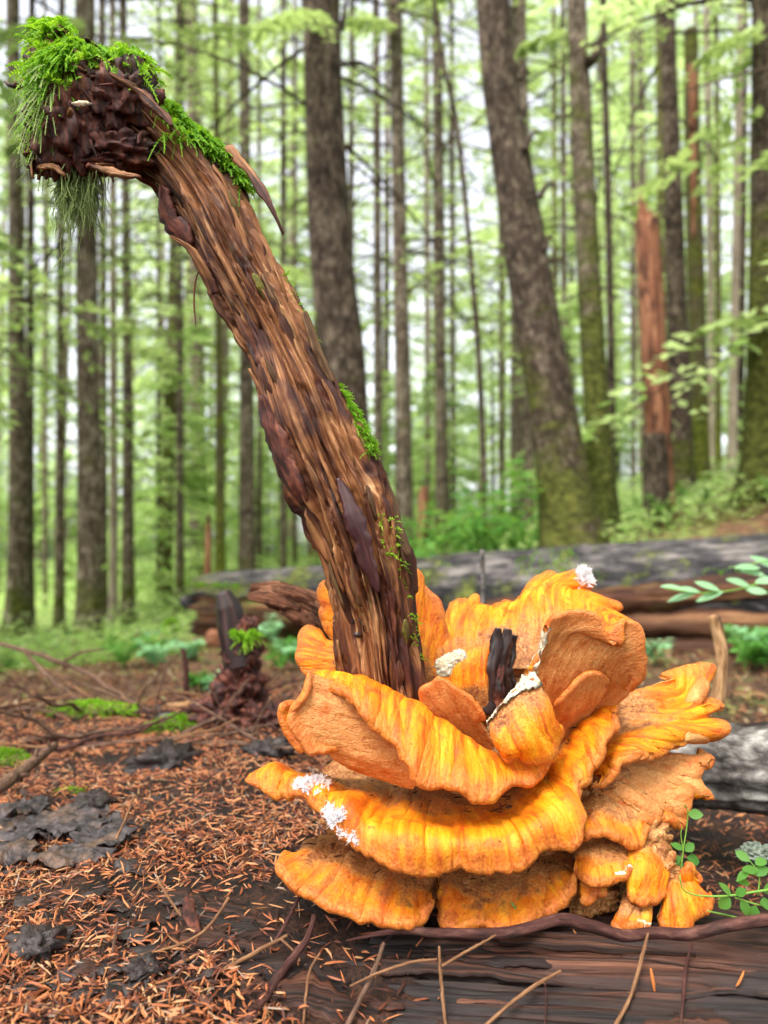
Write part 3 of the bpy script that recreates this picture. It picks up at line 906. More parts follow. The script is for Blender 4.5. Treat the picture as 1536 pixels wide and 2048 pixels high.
snag_slab('bark_slab', [(735, 870, .626), (766, 950, .618), (792, 1030, .614), (822, 1112, .612)], 46, .004, .62, 'bark_slab', (.8, -.6, .1), 3)
snag_slab('bark_slab', [(612, 622, .60), (640, 700, .60), (668, 765, .605)], 30, .004, .61, 'bark_slab', (.8, -.5, .2), 4)
snag_slab('splinter', [(455, 290, .612), (505, 352, .606), (540, 408, .602), (568, 466, .602)], 22, .005, .61, 'snag', (.3, -.9, .1), 5, taper=.05, prof='tip', jag=.6)
snag_slab('splinter', [(425, 590, .597), (400, 530, .590), (375, 495, .588), (340, 472, .587)], 24, .004, .60, 'snag', (-.5, -.8, .1), 6, taper=.2, prof='tip')
snag_slab('bark_slab', [(522, 790, .600), (545, 880, .596), (580, 960, .594), (605, 1010, .597)], 60, .008, .60, 'burl', (-.7, -.7, .1), 7, jag=.5)
snag_slab('bark_slab', [(318, 372, .60), (330, 430, .60), (380, 490, .597)], 50, .006, .60, 'burl', (-.7, -.7, .1), 8, jag=.5)
snag_slab('dark_inlay', [(678, 955, .597), (705, 1030, .592), (732, 1100, .594), (756, 1185, .600)], 40, .003, .59, 'inlay', (-.05, -1, .1), 9, n=60, jag=.5, taper=.02)
rs = np.random.default_rng(8)
front = np.nonzero((SNF[:, 1] < -.1) & (SPY > 330) & (SPY < 1390))[0]
for k in range(74):
    i = rs.choice(front)
    ss = i % NS
    T = norm(sp[min(ss + 4, NS - 1), :3] - sp[ss - 4, :3])
    L = rs.uniform(.018, .055)
    o = SVF[i] + SNF[i] * .0012
    j = rs.normal(0, .05, 3)
    pl = [o - T * L / 2 - SNF[i] * .002, o + SNF[i] * .0012, o + (T + j) * L / 2 + SNF[i] * rs.uniform(-.002, .004)]
    v_, f_, g_ = slab(pl, rs.uniform(.003, .008), rs.uniform(.0015, .003), SNF[i], k, 10, .1, .3, .5)
    part('splinter', snag, v_, f_, MT['snag' if rs.random() < .75 else 'bark_slab'], attrs={'grain': g_ + rs.uniform(-1, 1, 3)})
# knots and a beetle hole
for (a, b, rr, mt) in ((470, 578, .0042, 'dark_wood'), (716, 1254, .0048, 'dark_wood'), (698, 1142, .0028, 'dark_wood')):
    near = np.argmin((SPX - a) ** 2 + (SPY - b) ** 2 + np.where(SNF[:, 1] < 0, 0, 1e6))
    c0, nn = SVF[near], norm(SNF[near] + np.array([0, -.8, 0]))
    th = np.linspace(0, 6.283, 17)[:-1]
    e1 = norm(np.cross(nn, [0, 0, 1.0])); e2 = np.cross(nn, e1)
    prof = [(1.55, -.5), (1.35, .35), (1.0, .5), (.82, .2), (.5, -.1), (.15, -.15)]
    V = np.array([[c0 + (e1 * math.cos(t_) + e2 * math.sin(t_) * 1.35) * rr * q + nn * rr * h for (q, h) in prof] for t_ in th])
    kn = part('knot', shaft, V.reshape(-1, 3), grid_faces(16, len(prof), True), [MT[mt]], attrs={'grain': V.reshape(-1, 3) * 1.0})
# the gnarled head: chunks and peeling straps
def chunk(c, size, seed, e=(1, 1, 1), amp=.35, n=26, sharp=2.5):
    th = np.linspace(0, 2 * math.pi, n * 2, endpoint=False)
    ph = np.linspace(.02, math.pi - .02, n)
    TH, PH = np.meshgrid(th, ph, indexing='ij')
    d_ = np.stack([np.cos(TH) * np.sin(PH), np.sin(TH) * np.sin(PH), np.cos(PH)], -1)
    r_ = 1 + amp * fbm(d_ * sharp + seed * 3.7, 5, .6) + amp * .5 * (sstep(noise(d_ * 4 + seed), 0, .12) - .5)
    V = d_ * r_[..., None] * np.asarray(e) * size
    return (V + np.asarray(c)).reshape(-1, 3), grid_faces(n * 2, n, True), V.reshape(-1, 3)


GNV, GNN = [], []
for k, (a, b, d_, s_, e_) in enumerate([(110, 95, .600, .014, (.9, .8, 1)), (100, 160, .598, .026, (.7, .7, 1.2)), (140, 250, .590, .038, (.9, .6, 1.1)), (215, 200, .590, .036, (1, .6, .9)), (225, 300, .592, .026, (1.3, .6, .6)),
                                        (255, 145, .600, .016, (1.2, .8, .7)), (110, 310, .594, .020, (1, .7, .6)), (100, 335, .592, .010, (1.6, .7, .6)), (165, 165, .585, .026, (1, .6, .8)), (185, 320, .594, .022, (1.4, .7, .5))]):
    V, F_, G_ = chunk(P(a, b, d_), s_, k, e_, .5, 36, 2.1)
    GNV.append(V); GNN.append(norm(V - V.mean(0)))
    part('gnarl', snag, V, F_, MT['burl'], attrs={'grain': G_ * np.array([1, 1, .6])})
for k, (pix, w) in enumerate([([(135, 130), (112, 175), (108, 240), (115, 300)], 16), ([(150, 130), (128, 180), (118, 230)], 10), ([(78, 300), (110, 285), (150, 290)], 12), ([(75, 332), (105, 330), (130, 350)], 12), ([(110, 300), (118, 335), (122, 350)], 9),
                              ([(245, 160), (275, 185), (300, 200)], 22), ([(262, 170), (300, 200), (345, 250)], 20), ([(240, 175), (222, 215), (215, 260)], 14), ([(160, 250), (210, 250), (270, 262)], 12), ([(180, 330), (240, 345), (280, 352)], 14), ([(170, 195), (200, 215), (215, 260)], 10), ([(190, 270), (240, 290), (300, 300)], 10)]):
    snag_slab('wood_strap', [(a, b, .572 + .01 * (k % 3)) for a, b in pix], w, .004, .58, 'burl' if k % 3 else 'snag', (0, -1, .1), k + 20, curl=.5, jag=.6)
GNV, GNN = np.vstack(GNV), np.vstack(GNN)
rg = np.random.default_rng(6)
fi = np.nonzero(GNN[:, 1] < -.25)[0]
for k in range(46):
    i = rg.choice(fi)
    o, nn = GNV[i], GNN[i]
    t_ = norm(np.cross(nn, rg.normal(0, 1, 3)) + np.array([0, 0, -.6]))
    L = rg.uniform(.012, .035)
    pl = [o - t_ * L / 2 - nn * .001, o + nn * rg.uniform(.001, .004) + rg.normal(0, .002, 3), o + t_ * L / 2 + nn * rg.uniform(-.002, .005)]
    v_, f_, g_ = slab(pl, rg.uniform(.003, .008), .0022, nn, k + 300, 14, .15, .5, .6, 'tip' if k % 2 else 'both')
    part('wood_strap', snag, v_, f_, MT['burl' if k % 4 else 'snag'], attrs={'grain': g_ + rg.uniform(-1, 1, 3)})
v_, f_, _ = chunk(P(162, 208, .566), .0045, 3, (1.5, .5, .5), .5, 10)
part('pale_fleck', snag, v_, f_, MT['flesh'])


def fronds(base, nrm, n, L, seed, droop=.5, leaf=.0035, lean=(0, 0, .6), step=.0022, width=.42):
    """feathery moss: curved stems with paired leaflets"""
    r_ = np.random.default_rng(seed)
    G_ = Geo()
    for k in range(n):
        i = r_.integers(len(base))
        o = base[i].copy()
        d_ = norm(nrm[i] * r_.uniform(.3, 1.1) + np.array(lean) * r_.uniform(.2, 1) + r_.normal(0, .45, 3))
        l_ = L * r_.uniform(.4, 1.25)
        m_ = max(4, int(l_ / step))
        q = np.linspace(0, 1, m_)
        stem = o + d_ * (l_ * q)[:, None] - np.array([0, 0, 1]) * (droop * l_ * q ** 2)[:, None]
        tt = norm(np.gradient(stem, axis=0))
        sd_ = norm(np.cross(tt, r_.normal(0, 1, 3)))
        lw = leaf * (1.1 - .75 * q) * r_.uniform(.7, 1.2)
        for sg in (-1, 1):
            tip = stem + (tt * .55 + sd_ * sg * .85) * lw[:, None]
            nn_ = norm(np.cross(tt, sd_))
            wv = tt * (leaf * width)
            V = np.stack([stem - wv * .5, stem + wv * .8, tip + nn_ * lw[:, None] * .12], 1)
            G_.add(V, np.arange(3 * m_).reshape(-1, 3))
        w2 = norm(np.cross(tt, [0, -1, .1])) * leaf * .1
        G_.add(np.stack([stem - w2, stem + w2], 1), grid_faces(m_, 2))
    v_, f_, _ = G_.get()
    return v_, f_


def inpoly(x, y, poly):
    ins = np.zeros(len(x), bool)
    j = len(poly) - 1
    for i in range(len(poly)):
        (xi, yi), (xj, yj) = poly[i], poly[j]
        ins ^= ((yi > y) != (yj > y)) & (x < (xj - xi) * (y - yi) / (yj - yi + 1e-9) + xi)
        j = i
    return ins


def moss_patch(poly, n, L, seed, mat='moss', side=None, name='moss', **k):
    sel = inpoly(SPX, SPY, poly) & (SPD < .66)
    if side is not None:
        sel &= (SNF @ np.asarray(side)) > .15
    i = np.nonzero(sel)[0]
    if not len(i):
        return
    v_, f_ = fronds(SVF[i], SNF[i], n, L, seed, **k)
    o = part(name, shaft, v_, f_, MT[mat], smooth=False)
    return o


moss_patch([(60, 40), (300, 60), (310, 180), (240, 130), (170, 120), (90, 150), (60, 190)], 900, .020, 1, side=(0, -.3, 1), lean=(0, -.1, .25), droop=.8, leaf=.005)
gpx, gpy, _ = to_px(GNV)
gi = np.nonzero((GNN[:, 2] > .25) & (gpy < 175) & (gpx > 60))[0]
v_, f_ = fronds(GNV[gi], GNN[gi], 900, .017, 21, leaf=.005, lean=(0, -.1, .3), droop=.7)
part('moss', snag, v_, f_, MT['moss'], smooth=False)
moss_patch([(40, 100), (120, 100), (100, 300), (40, 320)], 300, .020, 2, 'pale_moss', lean=(-.4, -.2, -.5), droop=.9)
moss_patch([(40, 60), (140, 60), (110, 260), (40, 260)], 200, .02, 12, 'moss', lean=(-.5, -.2, .1), droop=.9)
moss_patch([(320, 200), (420, 230), (520, 340), (510, 400), (440, 330), (370, 270)], 1100, .015, 3, side=(.5, -.2, .7), lean=(.3, -.1, .4), droop=.8, leaf=.005)
moss_patch([(300, 200), (420, 215), (430, 280), (330, 290)], 160, .017, 13, side=(.3, -.5, .7), lean=(.2, -.3, .2), droop=.9)
moss_patch([(560, 540), (600, 560), (640, 680), (620, 690)], 60, .006, 4, side=(.8, -.3, .3), leaf=.002)
moss_patch([(640, 680), (690, 700), (755, 900), (735, 910), (690, 800)], 650, .007, 5, side=(.8, -.3, .3), leaf=.0026, lean=(.4, -.2, .3))
moss_patch([(755, 1030), (790, 1030), (805, 1120), (770, 1120)], 110, .006, 6, leaf=.0026, side=(.2, -1, 0))
moss_patch([(790, 1120), (812, 1120), (830, 1200), (810, 1200)], 36, .005, 7, leaf=.002, side=(.2, -1, 0))
moss_patch([(805, 1210), (845, 1230), (858, 1320), (830, 1330)], 70, .005, 8, leaf=.002, side=(.4, -1, 0))
# trailing lichen under the head
def strands(name, spots, mat, seed, n=70, L=(.02, .07), sway=.35, rad=.0003):
    r_ = np.random.default_rng(seed)
    G_ = Geo()
    for k in range(n):
        a, b, d_ = spots[r_.integers(len(spots))]
        o = P(a + r_.normal(0, 14), b + r_.normal(0, 6), d_ + r_.normal(0, .008))
        l_ = r_.uniform(*L)
        e = o + np.array([r_.normal(0, .16) * l_, r_.normal(0, .1) * l_, -l_])
        w_ = wiggle(o, e, 9, sway * .3, seed + k)
        v_, f_, g_ = tube(w_, np.linspace(rad * 1.3, rad * .6, 9), 3, cap=False)
        G_.add(v_, f_)
        for j in range(2, 8, 2):
            e2 = w_[j] + np.array([r_.normal(0, .004), r_.normal(0, .003), -r_.uniform(.003, .012)])
            v_, f_, g_ = tube(np.array([w_[j], (w_[j] + e2) / 2 + r_.normal(0, .001, 3), e2]), rad * .7, 3, cap=False)
            G_.add(v_, f_)
    v_, f_, _ = G_.get()
    return part(name, snag, v_, f_, MT[mat])


strands('hanging_lichen', [(150, 335, .60), (165, 345, .602), (180, 340, .60), (140, 345, .598)], 'pale_moss', 31, 190, (.015, .055), rad=.0004)
strands('hanging_lichen', [(160, 350, .60)], 'pale_moss', 32, 5, (.07, .10))
strands('hanging_lichen', [(60, 180, .602), (66, 230, .604), (72, 270, .604)], 'pale_moss', 33, 60, (.015, .04))
snag_slab('hanging_fibre', [(404, 530, .592), (391, 560, .595), (388, 605, .598), (392, 655, .60)], 4, .0008, .6, 'snag', seed=40, n=12)
# ---------------------------------------------------------------- the orange bracket fungus
fb = P(860, 1790, .60)
fb[2] = float(ground_z(fb[0], fb[1]))
fungus = thing('bracket_fungus', 'large orange and yellow bracket fungus with ruffled tiers around the snag', 'fungus', fb)


def bracket(rows, hint, thick=.010, seed=0, nu=150, nv=44, ridge=.0045, rf=26, frill=.012, ff=34, wave=.004, mat='fungus', name='bracket', ends=.35, lobes=0.0, lf=9, label=None):
    """rows: pixel polylines (px,py,depth) from root to margin; hint: which way its upper face looks"""
    R = np.array([spline(PA(r_), nu) for r_ in rows])              # k, nu, 3
    k = len(R)
    S = np.array([spline(R[:, i], nv) for i in range(nu)])          # nu, nv, 3
    v = np.linspace(0, 1, nv)[None, :]
    us = np.concatenate([[0], np.cumsum(np.linalg.norm(np.diff(S[:, -1], axis=0), axis=1))])
    um = us * .75
    vl = np.linalg.norm(np.diff(S, axis=1), axis=2).sum(1).mean() * v
    U = np.repeat(um[:, None], nv, 1)
    Vv = np.repeat(v, nu, 0)
    def nrm(Q):
        n_ = norm(np.cross(np.gradient(Q, axis=0), np.gradient(Q, axis=1)))
        if (n_.reshape(-1, 3) @ np.asarray(hint, float)).mean() < 0:
            n_ = -n_
        for _ in range(2):
            n_ = norm(n_ + np.roll(n_, 1, 0) + np.roll(n_, -1, 0)) if False else n_
        return n_
    n0 = nrm(S)
    out = norm(S[:, -1] - S[:, -4])[:, None]
    q1 = np.stack([U * ff, Vv * .8, np.full_like(U, seed * 4.1)], -1)
    q1b = np.stack([U * 105, Vv * .8, np.full_like(U, seed * 6.1)], -1)
    scal = np.abs(noise(q1)) * 1.3 - .45 + .5 * (np.abs(noise(q1b)) * 1.5 - .5) + .2 * noise(q1b * 2.3)
    m1 = np.stack([um * rf, um * 0 + 1.1 + .2 * um * rf, np.full_like(um, seed * 1.9)], -1)
    scal = .6 * scal + (np.abs(noise(m1)) * 1.5 - .5)[:, None] * 1.1
    S = S + out * ((frill * scal + lobes * (np.abs(noise(np.stack([U * lf, Vv * .3, np.full_like(U, seed * 2.7)], -1))) * 1.6 - .5)) * Vv ** 3)[..., None]
    rp = np.stack([U * rf, Vv * 1.1 + .2 * U * rf, np.full_like(U, seed * 1.9)], -1)
    rp2 = np.stack([U * rf * 2.4, Vv * 1.4 + .3 * U * rf, np.full_like(U, seed * 2.9)], -1)
    rd = np.abs(noise(rp)) * 1.5 - .5 + .45 * (np.abs(noise(rp2)) * 1.5 - .5) + .15 * noise(rp2 * 2.2)
    lump = fbm(np.stack([U * 34, Vv * 2.6, np.full_like(U, seed * 9.0)], -1), 4)
    wv = noise(np.stack([U * 14, Vv * .6, np.full_like(U, seed * 5.0)], -1))
    S = S + n0 * ((ridge * rd * Vv ** .8) + .0022 * lump + wave * wv * Vv ** 2)[..., None]
    n1 = nrm(S)
    ue = np.minimum(np.arange(nu), np.arange(nu)[::-1]) / (nu * .08)
    te = ends + (1 - ends) * np.clip(ue, 0, 1) ** .6
    t_ = thick * (1.25 - .55 * Vv) * te[:, None]
    top = S + n1 * (t_ / 2)[..., None]
    bot = S - n1 * (t_ / 2)[..., None]
    bot = bot + n1 * (.0007 * fbm(np.stack([U * 160, Vv * 18, U * 0 + seed], -1), 3))[..., None]
    nl = 5
    o2 = norm(S[:, -1] - S[:, -3])
    lip = []
    bead = 1 + .25 * noise(np.stack([um * 120, um * 0, um * 0 + seed], -1))
    for a in np.linspace(0, math.pi, nl + 2)[1:-1]:
        lip.append(S[:, -1] + (n1[:, -1] * math.cos(a) + o2 * math.sin(a) * 1.1 * bead[:, None]) * (t_[:, -1] / 2)[:, None])
    lip = np.stack(lip, 1)
    A = np.concatenate([top, lip, bot[:, ::-1]], 1)                 # nu, 2nv+nl, 3
    m_ = A.shape[1]
    fx = np.concatenate([Vv, np.ones((nu, nl)), Vv[:, ::-1]], 1)
    sd_ = np.concatenate([np.zeros((nu, nv)), np.repeat(np.linspace(.15, .75, nl)[None], nu, 0), np.ones((nu, nv))], 1)
    fv = np.stack([fx, sd_, sd_ * 0], -1).reshape(-1, 3)
    fg = np.stack([np.repeat(um[:, None], m_, 1) + seed, fx * vl.max(), sd_], -1).reshape(-1, 3)
    f1 = grid_faces(nu, m_)
    ed = []
    for i in (0, nu - 1):
        for j in range(m_ // 2 - 1):
            qd = [i * m_ + j, i * m_ + j + 1, i * m_ + m_ - 2 - j, i * m_ + m_ - 1 - j]
            ed.append(qd if i else qd[::-1])
    ed = [e for e in ed if len(set(e)) == 4]
    o = part(name, fungus, A.reshape(-1, 3), [f1, np.array(ed)], MT[mat], attrs={'fv': fv, 'fg': fg})
    if label:
        o['label'] = label
    return top, bot, o


UP, AWAY, TOW = (0, -.2, 1), (0, 1, .1), (0, -1, .2)
# A: broad lower front shelf sweeping round to the right
A_t, A_b, A_o = bracket([
    [(560, 1585, .665), (640, 1575, .66), (740, 1575, .66), (850, 1585, .66), (950, 1590, .66), (1020, 1585, .66), (1060, 1560, .66), (1110, 1500, .665), (1170, 1430, .67), (1228, 1385, .675)],
    [(525, 1555, .64), (600, 1560, .628), (690, 1585, .615), (790, 1620, .605), (900, 1640, .60), (1000, 1630, .60), (1075, 1590, .605), (1130, 1510, .62), (1185, 1440, .64), (1232, 1392, .66)],
    [(500, 1548, .615), (580, 1552, .594), (665, 1600, .565), (760, 1655, .548), (880, 1682, .541), (1000, 1675, .541), (1100, 1630, .552), (1160, 1545, .585), (1205, 1465, .612), (1232, 1400, .65)],
    [(492, 1556, .60), (545, 1592, .585), (600, 1582, .575), (655, 1640, .555), (690, 1690, .545), (770, 1722, .535), (850, 1752, .532), (930, 1745, .53), (990, 1746, .532), (1060, 1712, .538), (1130, 1690, .546), (1166, 1640, .556), (1162, 1580, .572), (1205, 1505, .59), (1226, 1450, .61), (1232, 1410, .64)]],
    UP, .011, 1, 260, 46, .0085, 30, .0075, 42, .005)
# B2: upper front shelf, its lip rolled forward
bracket([
    [(740, 1420, .67), (800, 1460, .66), (860, 1500, .655), (930, 1540, .65), (1000, 1560, .65), (1080, 1545, .645)],
    [(640, 1352, .622), (720, 1360, .61), (790, 1392, .606), (860, 1434, .603), (930, 1482, .60), (1000, 1522, .60), (1100, 1514, .61)],
    [(625, 1356, .602), (715, 1380, .585), (770, 1420, .575), (835, 1480, .566), (900, 1520, .562), (980, 1552, .562), (1060, 1545, .58), (1104, 1520, .60)],
    [(622, 1362, .592), (690, 1382, .582), (738, 1436, .565), (796, 1487, .556), (824, 1532, .550), (856, 1576, .546), (900, 1562, .547), (948, 1592, .546), (998, 1580, .552), (1030, 1562, .562), (1072, 1564, .575), (1104, 1524, .595)]],
    UP, .011, 2, 210, 40, .0065, 28, .006, 40, .004)
# B1: its left wall, pore side towards the light
bracket([
    [(775, 1425, .600), (806, 1470, .594), (830, 1515, .592), (834, 1550, .595), (826, 1572, .605)],
    [(718, 1388, .598), (716, 1420, .592), (722, 1465, .590), (745, 1520, .592), (790, 1562, .61)],
    [(640, 1352, .592), (620, 1390, .588), (612, 1440, .583), (650, 1492, .588), (730, 1545, .615)],
    [(616, 1342, .588), (610, 1385, .582), (586, 1420, .578), (582, 1446, .575), (598, 1480, .574), (622, 1504, .575), (675, 1500, .585), (700, 1528, .598), (760, 1552, .612)]],
    (.2, .8, .6), .009, 3, 150, 40, .002, 22, .004, 44, .003)
# I: small lobe behind that wall
bracket([[(690, 1420, .64), (690, 1470, .64), (690, 1500, .64)], [(625, 1408, .62), (610, 1455, .615), (640, 1500, .615)], [(598, 1402, .612), (566, 1412, .605), (562, 1444, .603), (578, 1476, .600), (604, 1506, .598)]], TOW, .010, 4, 70, 24, .003, 30, .003, 60)
# C: tall tan fan turned up, pores in view
C_t, C_b, C_o = bracket([
    [(1000, 1475, .655), (1060, 1450, .65), (1110, 1425, .648), (1160, 1420, .65), (1200, 1415, .655)],
    [(1030, 1395, .635), (1085, 1350, .625), (1140, 1340, .618), (1200, 1350, .62), (1250, 1385, .635)],
    [(1075, 1320, .617), (1110, 1275, .605), (1160, 1265, .602), (1225, 1300, .605), (1275, 1360, .62)],
    [(1092, 1250, .60), (1110, 1232, .595), (1155, 1224, .592), (1190, 1232, .592), (1206, 1256, .592), (1222, 1280, .592), (1240, 1290, .592), (1255, 1244, .595), (1284, 1258, .598), (1288, 1310, .602), (1290, 1352, .608), (1262, 1382, .618)]],
    (.1, 1, .2), .009, 5, 150, 40, .0025, 18, .0045, 60, .003, ends=1)
# lower pleat in front of the fan
bracket([[(1090, 1470, .645), (1130, 1465, .645), (1170, 1440, .65)], [(1108, 1418, .615), (1140, 1395, .612), (1190, 1370, .615), (1215, 1372, .62)], [(1105, 1408, .607), (1135, 1376, .603), (1170, 1352, .605), (1200, 1352, .61), (1222, 1366, .618)]], AWAY, .008, 15, 60, 20, .002, 30, .003, 60)
# D: torn two-lobed piece with white flesh
D_t, D_b, D_o = bracket([
    [(985, 1462, .585), (1005, 1430, .59), (1030, 1400, .592), (1055, 1370, .595), (1070, 1352, .60)],
    [(985, 1475, .575), (1015, 1455, .572), (1045, 1430, .572), (1075, 1415, .578), (1090, 1405, .59)],
    [(992, 1495, .570), (1020, 1500, .564), (1050, 1480, .562), (1085, 1460, .568), (1108, 1445, .585)],
    [(1000, 1508, .574), (1018, 1522, .570), (1036, 1506, .572), (1068, 1518, .570), (1105, 1508, .575), (1114, 1480, .585), (1112, 1450, .595)]],
    TOW, .012, 6, 110, 34, .004, 26, .003, 40, .003)
# E: small upturned fan by the snag foot
bracket([
    [(930, 1500, .65), (965, 1500, .65), (990, 1480, .65)],
    [(875, 1440, .628), (910, 1420, .622), (960, 1440, .625)],
    [(864, 1436, .622), (842, 1408, .618), (842, 1378, .615), (864, 1362, .613), (882, 1352, .612), (915, 1372, .612), (948, 1394, .612), (974, 1436, .615)]],
    AWAY, .008, 7, 90, 28, .0025, 26, .004, 60)
# F: high back shelf
F_t, F_b, F_o = bracket([
    [(880, 1380, .69), (930, 1370, .69), (990, 1350, .69), (1060, 1340, .69), (1130, 1330, .69), (1200, 1330, .69)],
    [(870, 1300, .70), (930, 1290, .705), (1000, 1270, .71), (1070, 1250, .715), (1140, 1240, .72), (1230, 1280, .72)],
    [(876, 1240, .73), (930, 1230, .735), (1000, 1225, .74), (1070, 1190, .76), (1140, 1180, .77), (1240, 1245, .75)],
    [(878, 1232, .745), (896, 1206, .75), (930, 1202, .755), (956, 1190, .76), (970, 1216, .76), (1010, 1202, .77), (1050, 1198, .78), (1062, 1164, .785), (1092, 1150, .79), (1132, 1150, .79), (1180, 1134, .79), (1188, 1176, .785), (1190, 1206, .78), (1240, 1216, .775), (1238, 1240, .77), (1285, 1252, .76), (1290, 1290, .75)]],
    (0, -.8, 1), .011, 8, 230, 40, .008, 34, .011, 50, .006)
# G: slab beside the snag
bracket([
    [(800, 1400, .69), (840, 1400, .69), (880, 1390, .69)], [(800, 1290, .70), (840, 1300, .70), (885, 1320, .70)],
    [(800, 1170, .715), (822, 1144, .715), (842, 1152, .715), (852, 1182, .715), (878, 1210, .712), (884, 1250, .71), (892, 1290, .71)]], TOW, .012, 9, 80, 36, .003, 24, .003, 50)
# F2: low piece with a torn pale edge
F2_t, F2_b, F2_o = bracket([[(890, 1420, .66), (930, 1420, .66), (980, 1400, .66)], [(884, 1360, .655), (925, 1340, .652), (975, 1335, .655)], [(882, 1330, .66), (905, 1312, .66), (940, 1300, .66), (984, 1286, .665)]], TOW, .012, 10, 60, 24, .003, 30, .003, 60)
# H1, H2: left tiers behind the snag
bracket([[(720, 1190, .69), (730, 1250, .69), (740, 1300, .69)], [(675, 1180, .70), (680, 1230, .695), (695, 1290, .69)], [(652, 1160, .71), (644, 1190, .71), (645, 1222, .705), (655, 1252, .70), (672, 1280, .695), (690, 1300, .69)]], (-.2, -1, .3), .012, 11, 70, 24, .003, 34, .003, 60)
bracket([[(720, 1290, .68), (730, 1330, .675), (730, 1370, .67)], [(660, 1280, .69), (655, 1320, .68), (670, 1360, .675)], [(640, 1258, .70), (614, 1262, .70), (604, 1288, .695), (597, 1312, .69), (604, 1338, .685), (625, 1356, .68), (650, 1372, .675)]], (-.2, -1, .3), .012, 12, 90, 28, .004, 30, .003, 60)
# J: right shelf with finger lobes
bracket([
    [(1235, 1390, .68), (1210, 1430, .67), (1180, 1480, .66), (1160, 1520, .65), (1150, 1545, .645)],
    [(1285, 1375, .69), (1285, 1420, .675), (1260, 1465, .65), (1220, 1500, .63), (1180, 1545, .62)],
    [(1345, 1355, .70), (1370, 1410, .685), (1345, 1460, .645), (1280, 1490, .615), (1200, 1555, .60)],
    [(1310, 1342, .715), (1412, 1332, .71), (1424, 1350, .705), (1400, 1384, .695), (1438, 1404, .695), (1442, 1420, .69), (1408, 1430, .68), (1444, 1450, .675), (1442, 1470, .665), (1402, 1480, .65), (1356, 1484, .63), (1322, 1512, .615), (1282, 1508, .605), (1245, 1530, .598), (1215, 1565, .594), (1182, 1578, .595)]],
    UP, .011, 13, 210, 40, .008, 30, .006, 40, .004)
# K: under tier with hanging fingers
bracket([
    [(1250, 1500, .65), (1220, 1530, .64), (1200, 1560, .63), (1190, 1590, .625)],
    [(1330, 1510, .655), (1300, 1545, .64), (1265, 1575, .625), (1225, 1605, .615)],
    [(1390, 1512, .655), (1365, 1560, .64), (1325, 1605, .625), (1260, 1635, .61)],
    [(1398, 1498, .66), (1424, 1524, .655), (1392, 1548, .645), (1412, 1602, .64), (1378, 1588, .632), (1356, 1650, .625), (1318, 1636, .618), (1290, 1645, .61), (1262, 1650, .605)]],
    (.3, .8, .8), .013, 14, 130, 34, .007, 34, .004, 46, .003, mat='fungus_old')
# M, N: lowest front shelves
M_t, _, _ = bracket([
    [(610, 1690, .64), (700, 1690, .64), (790, 1710, .635), (880, 1740, .63)],
    [(590, 1705, .60), (680, 1730, .59), (770, 1760, .585), (865, 1780, .59)],
    [(566, 1698, .59), (566, 1735, .575), (592, 1776, .562), (650, 1806, .552), (710, 1832, .547), (765, 1842, .545), (815, 1850, .545), (842, 1836, .55), (866, 1800, .56)]],
    UP, .012, 16, 150, 36, .006, 36, .005, 46, mat='fungus_old')
N_t, _, _ = bracket([
    [(870, 1740, .63), (950, 1740, .63), (1050, 1735, .63), (1150, 1720, .625)],
    [(875, 1780, .59), (960, 1790, .585), (1050, 1780, .585), (1150, 1745, .59)],
    [(872, 1800, .58), (885, 1838, .568), (915, 1856, .56), (965, 1842, .556), (1005, 1860, .552), (1045, 1850, .552), (1100, 1822, .558), (1130, 1796, .565), (1158, 1752, .575)]],
    UP, .012, 17, 150, 36, .007, 36, .005, 46, mat='fungus_old')
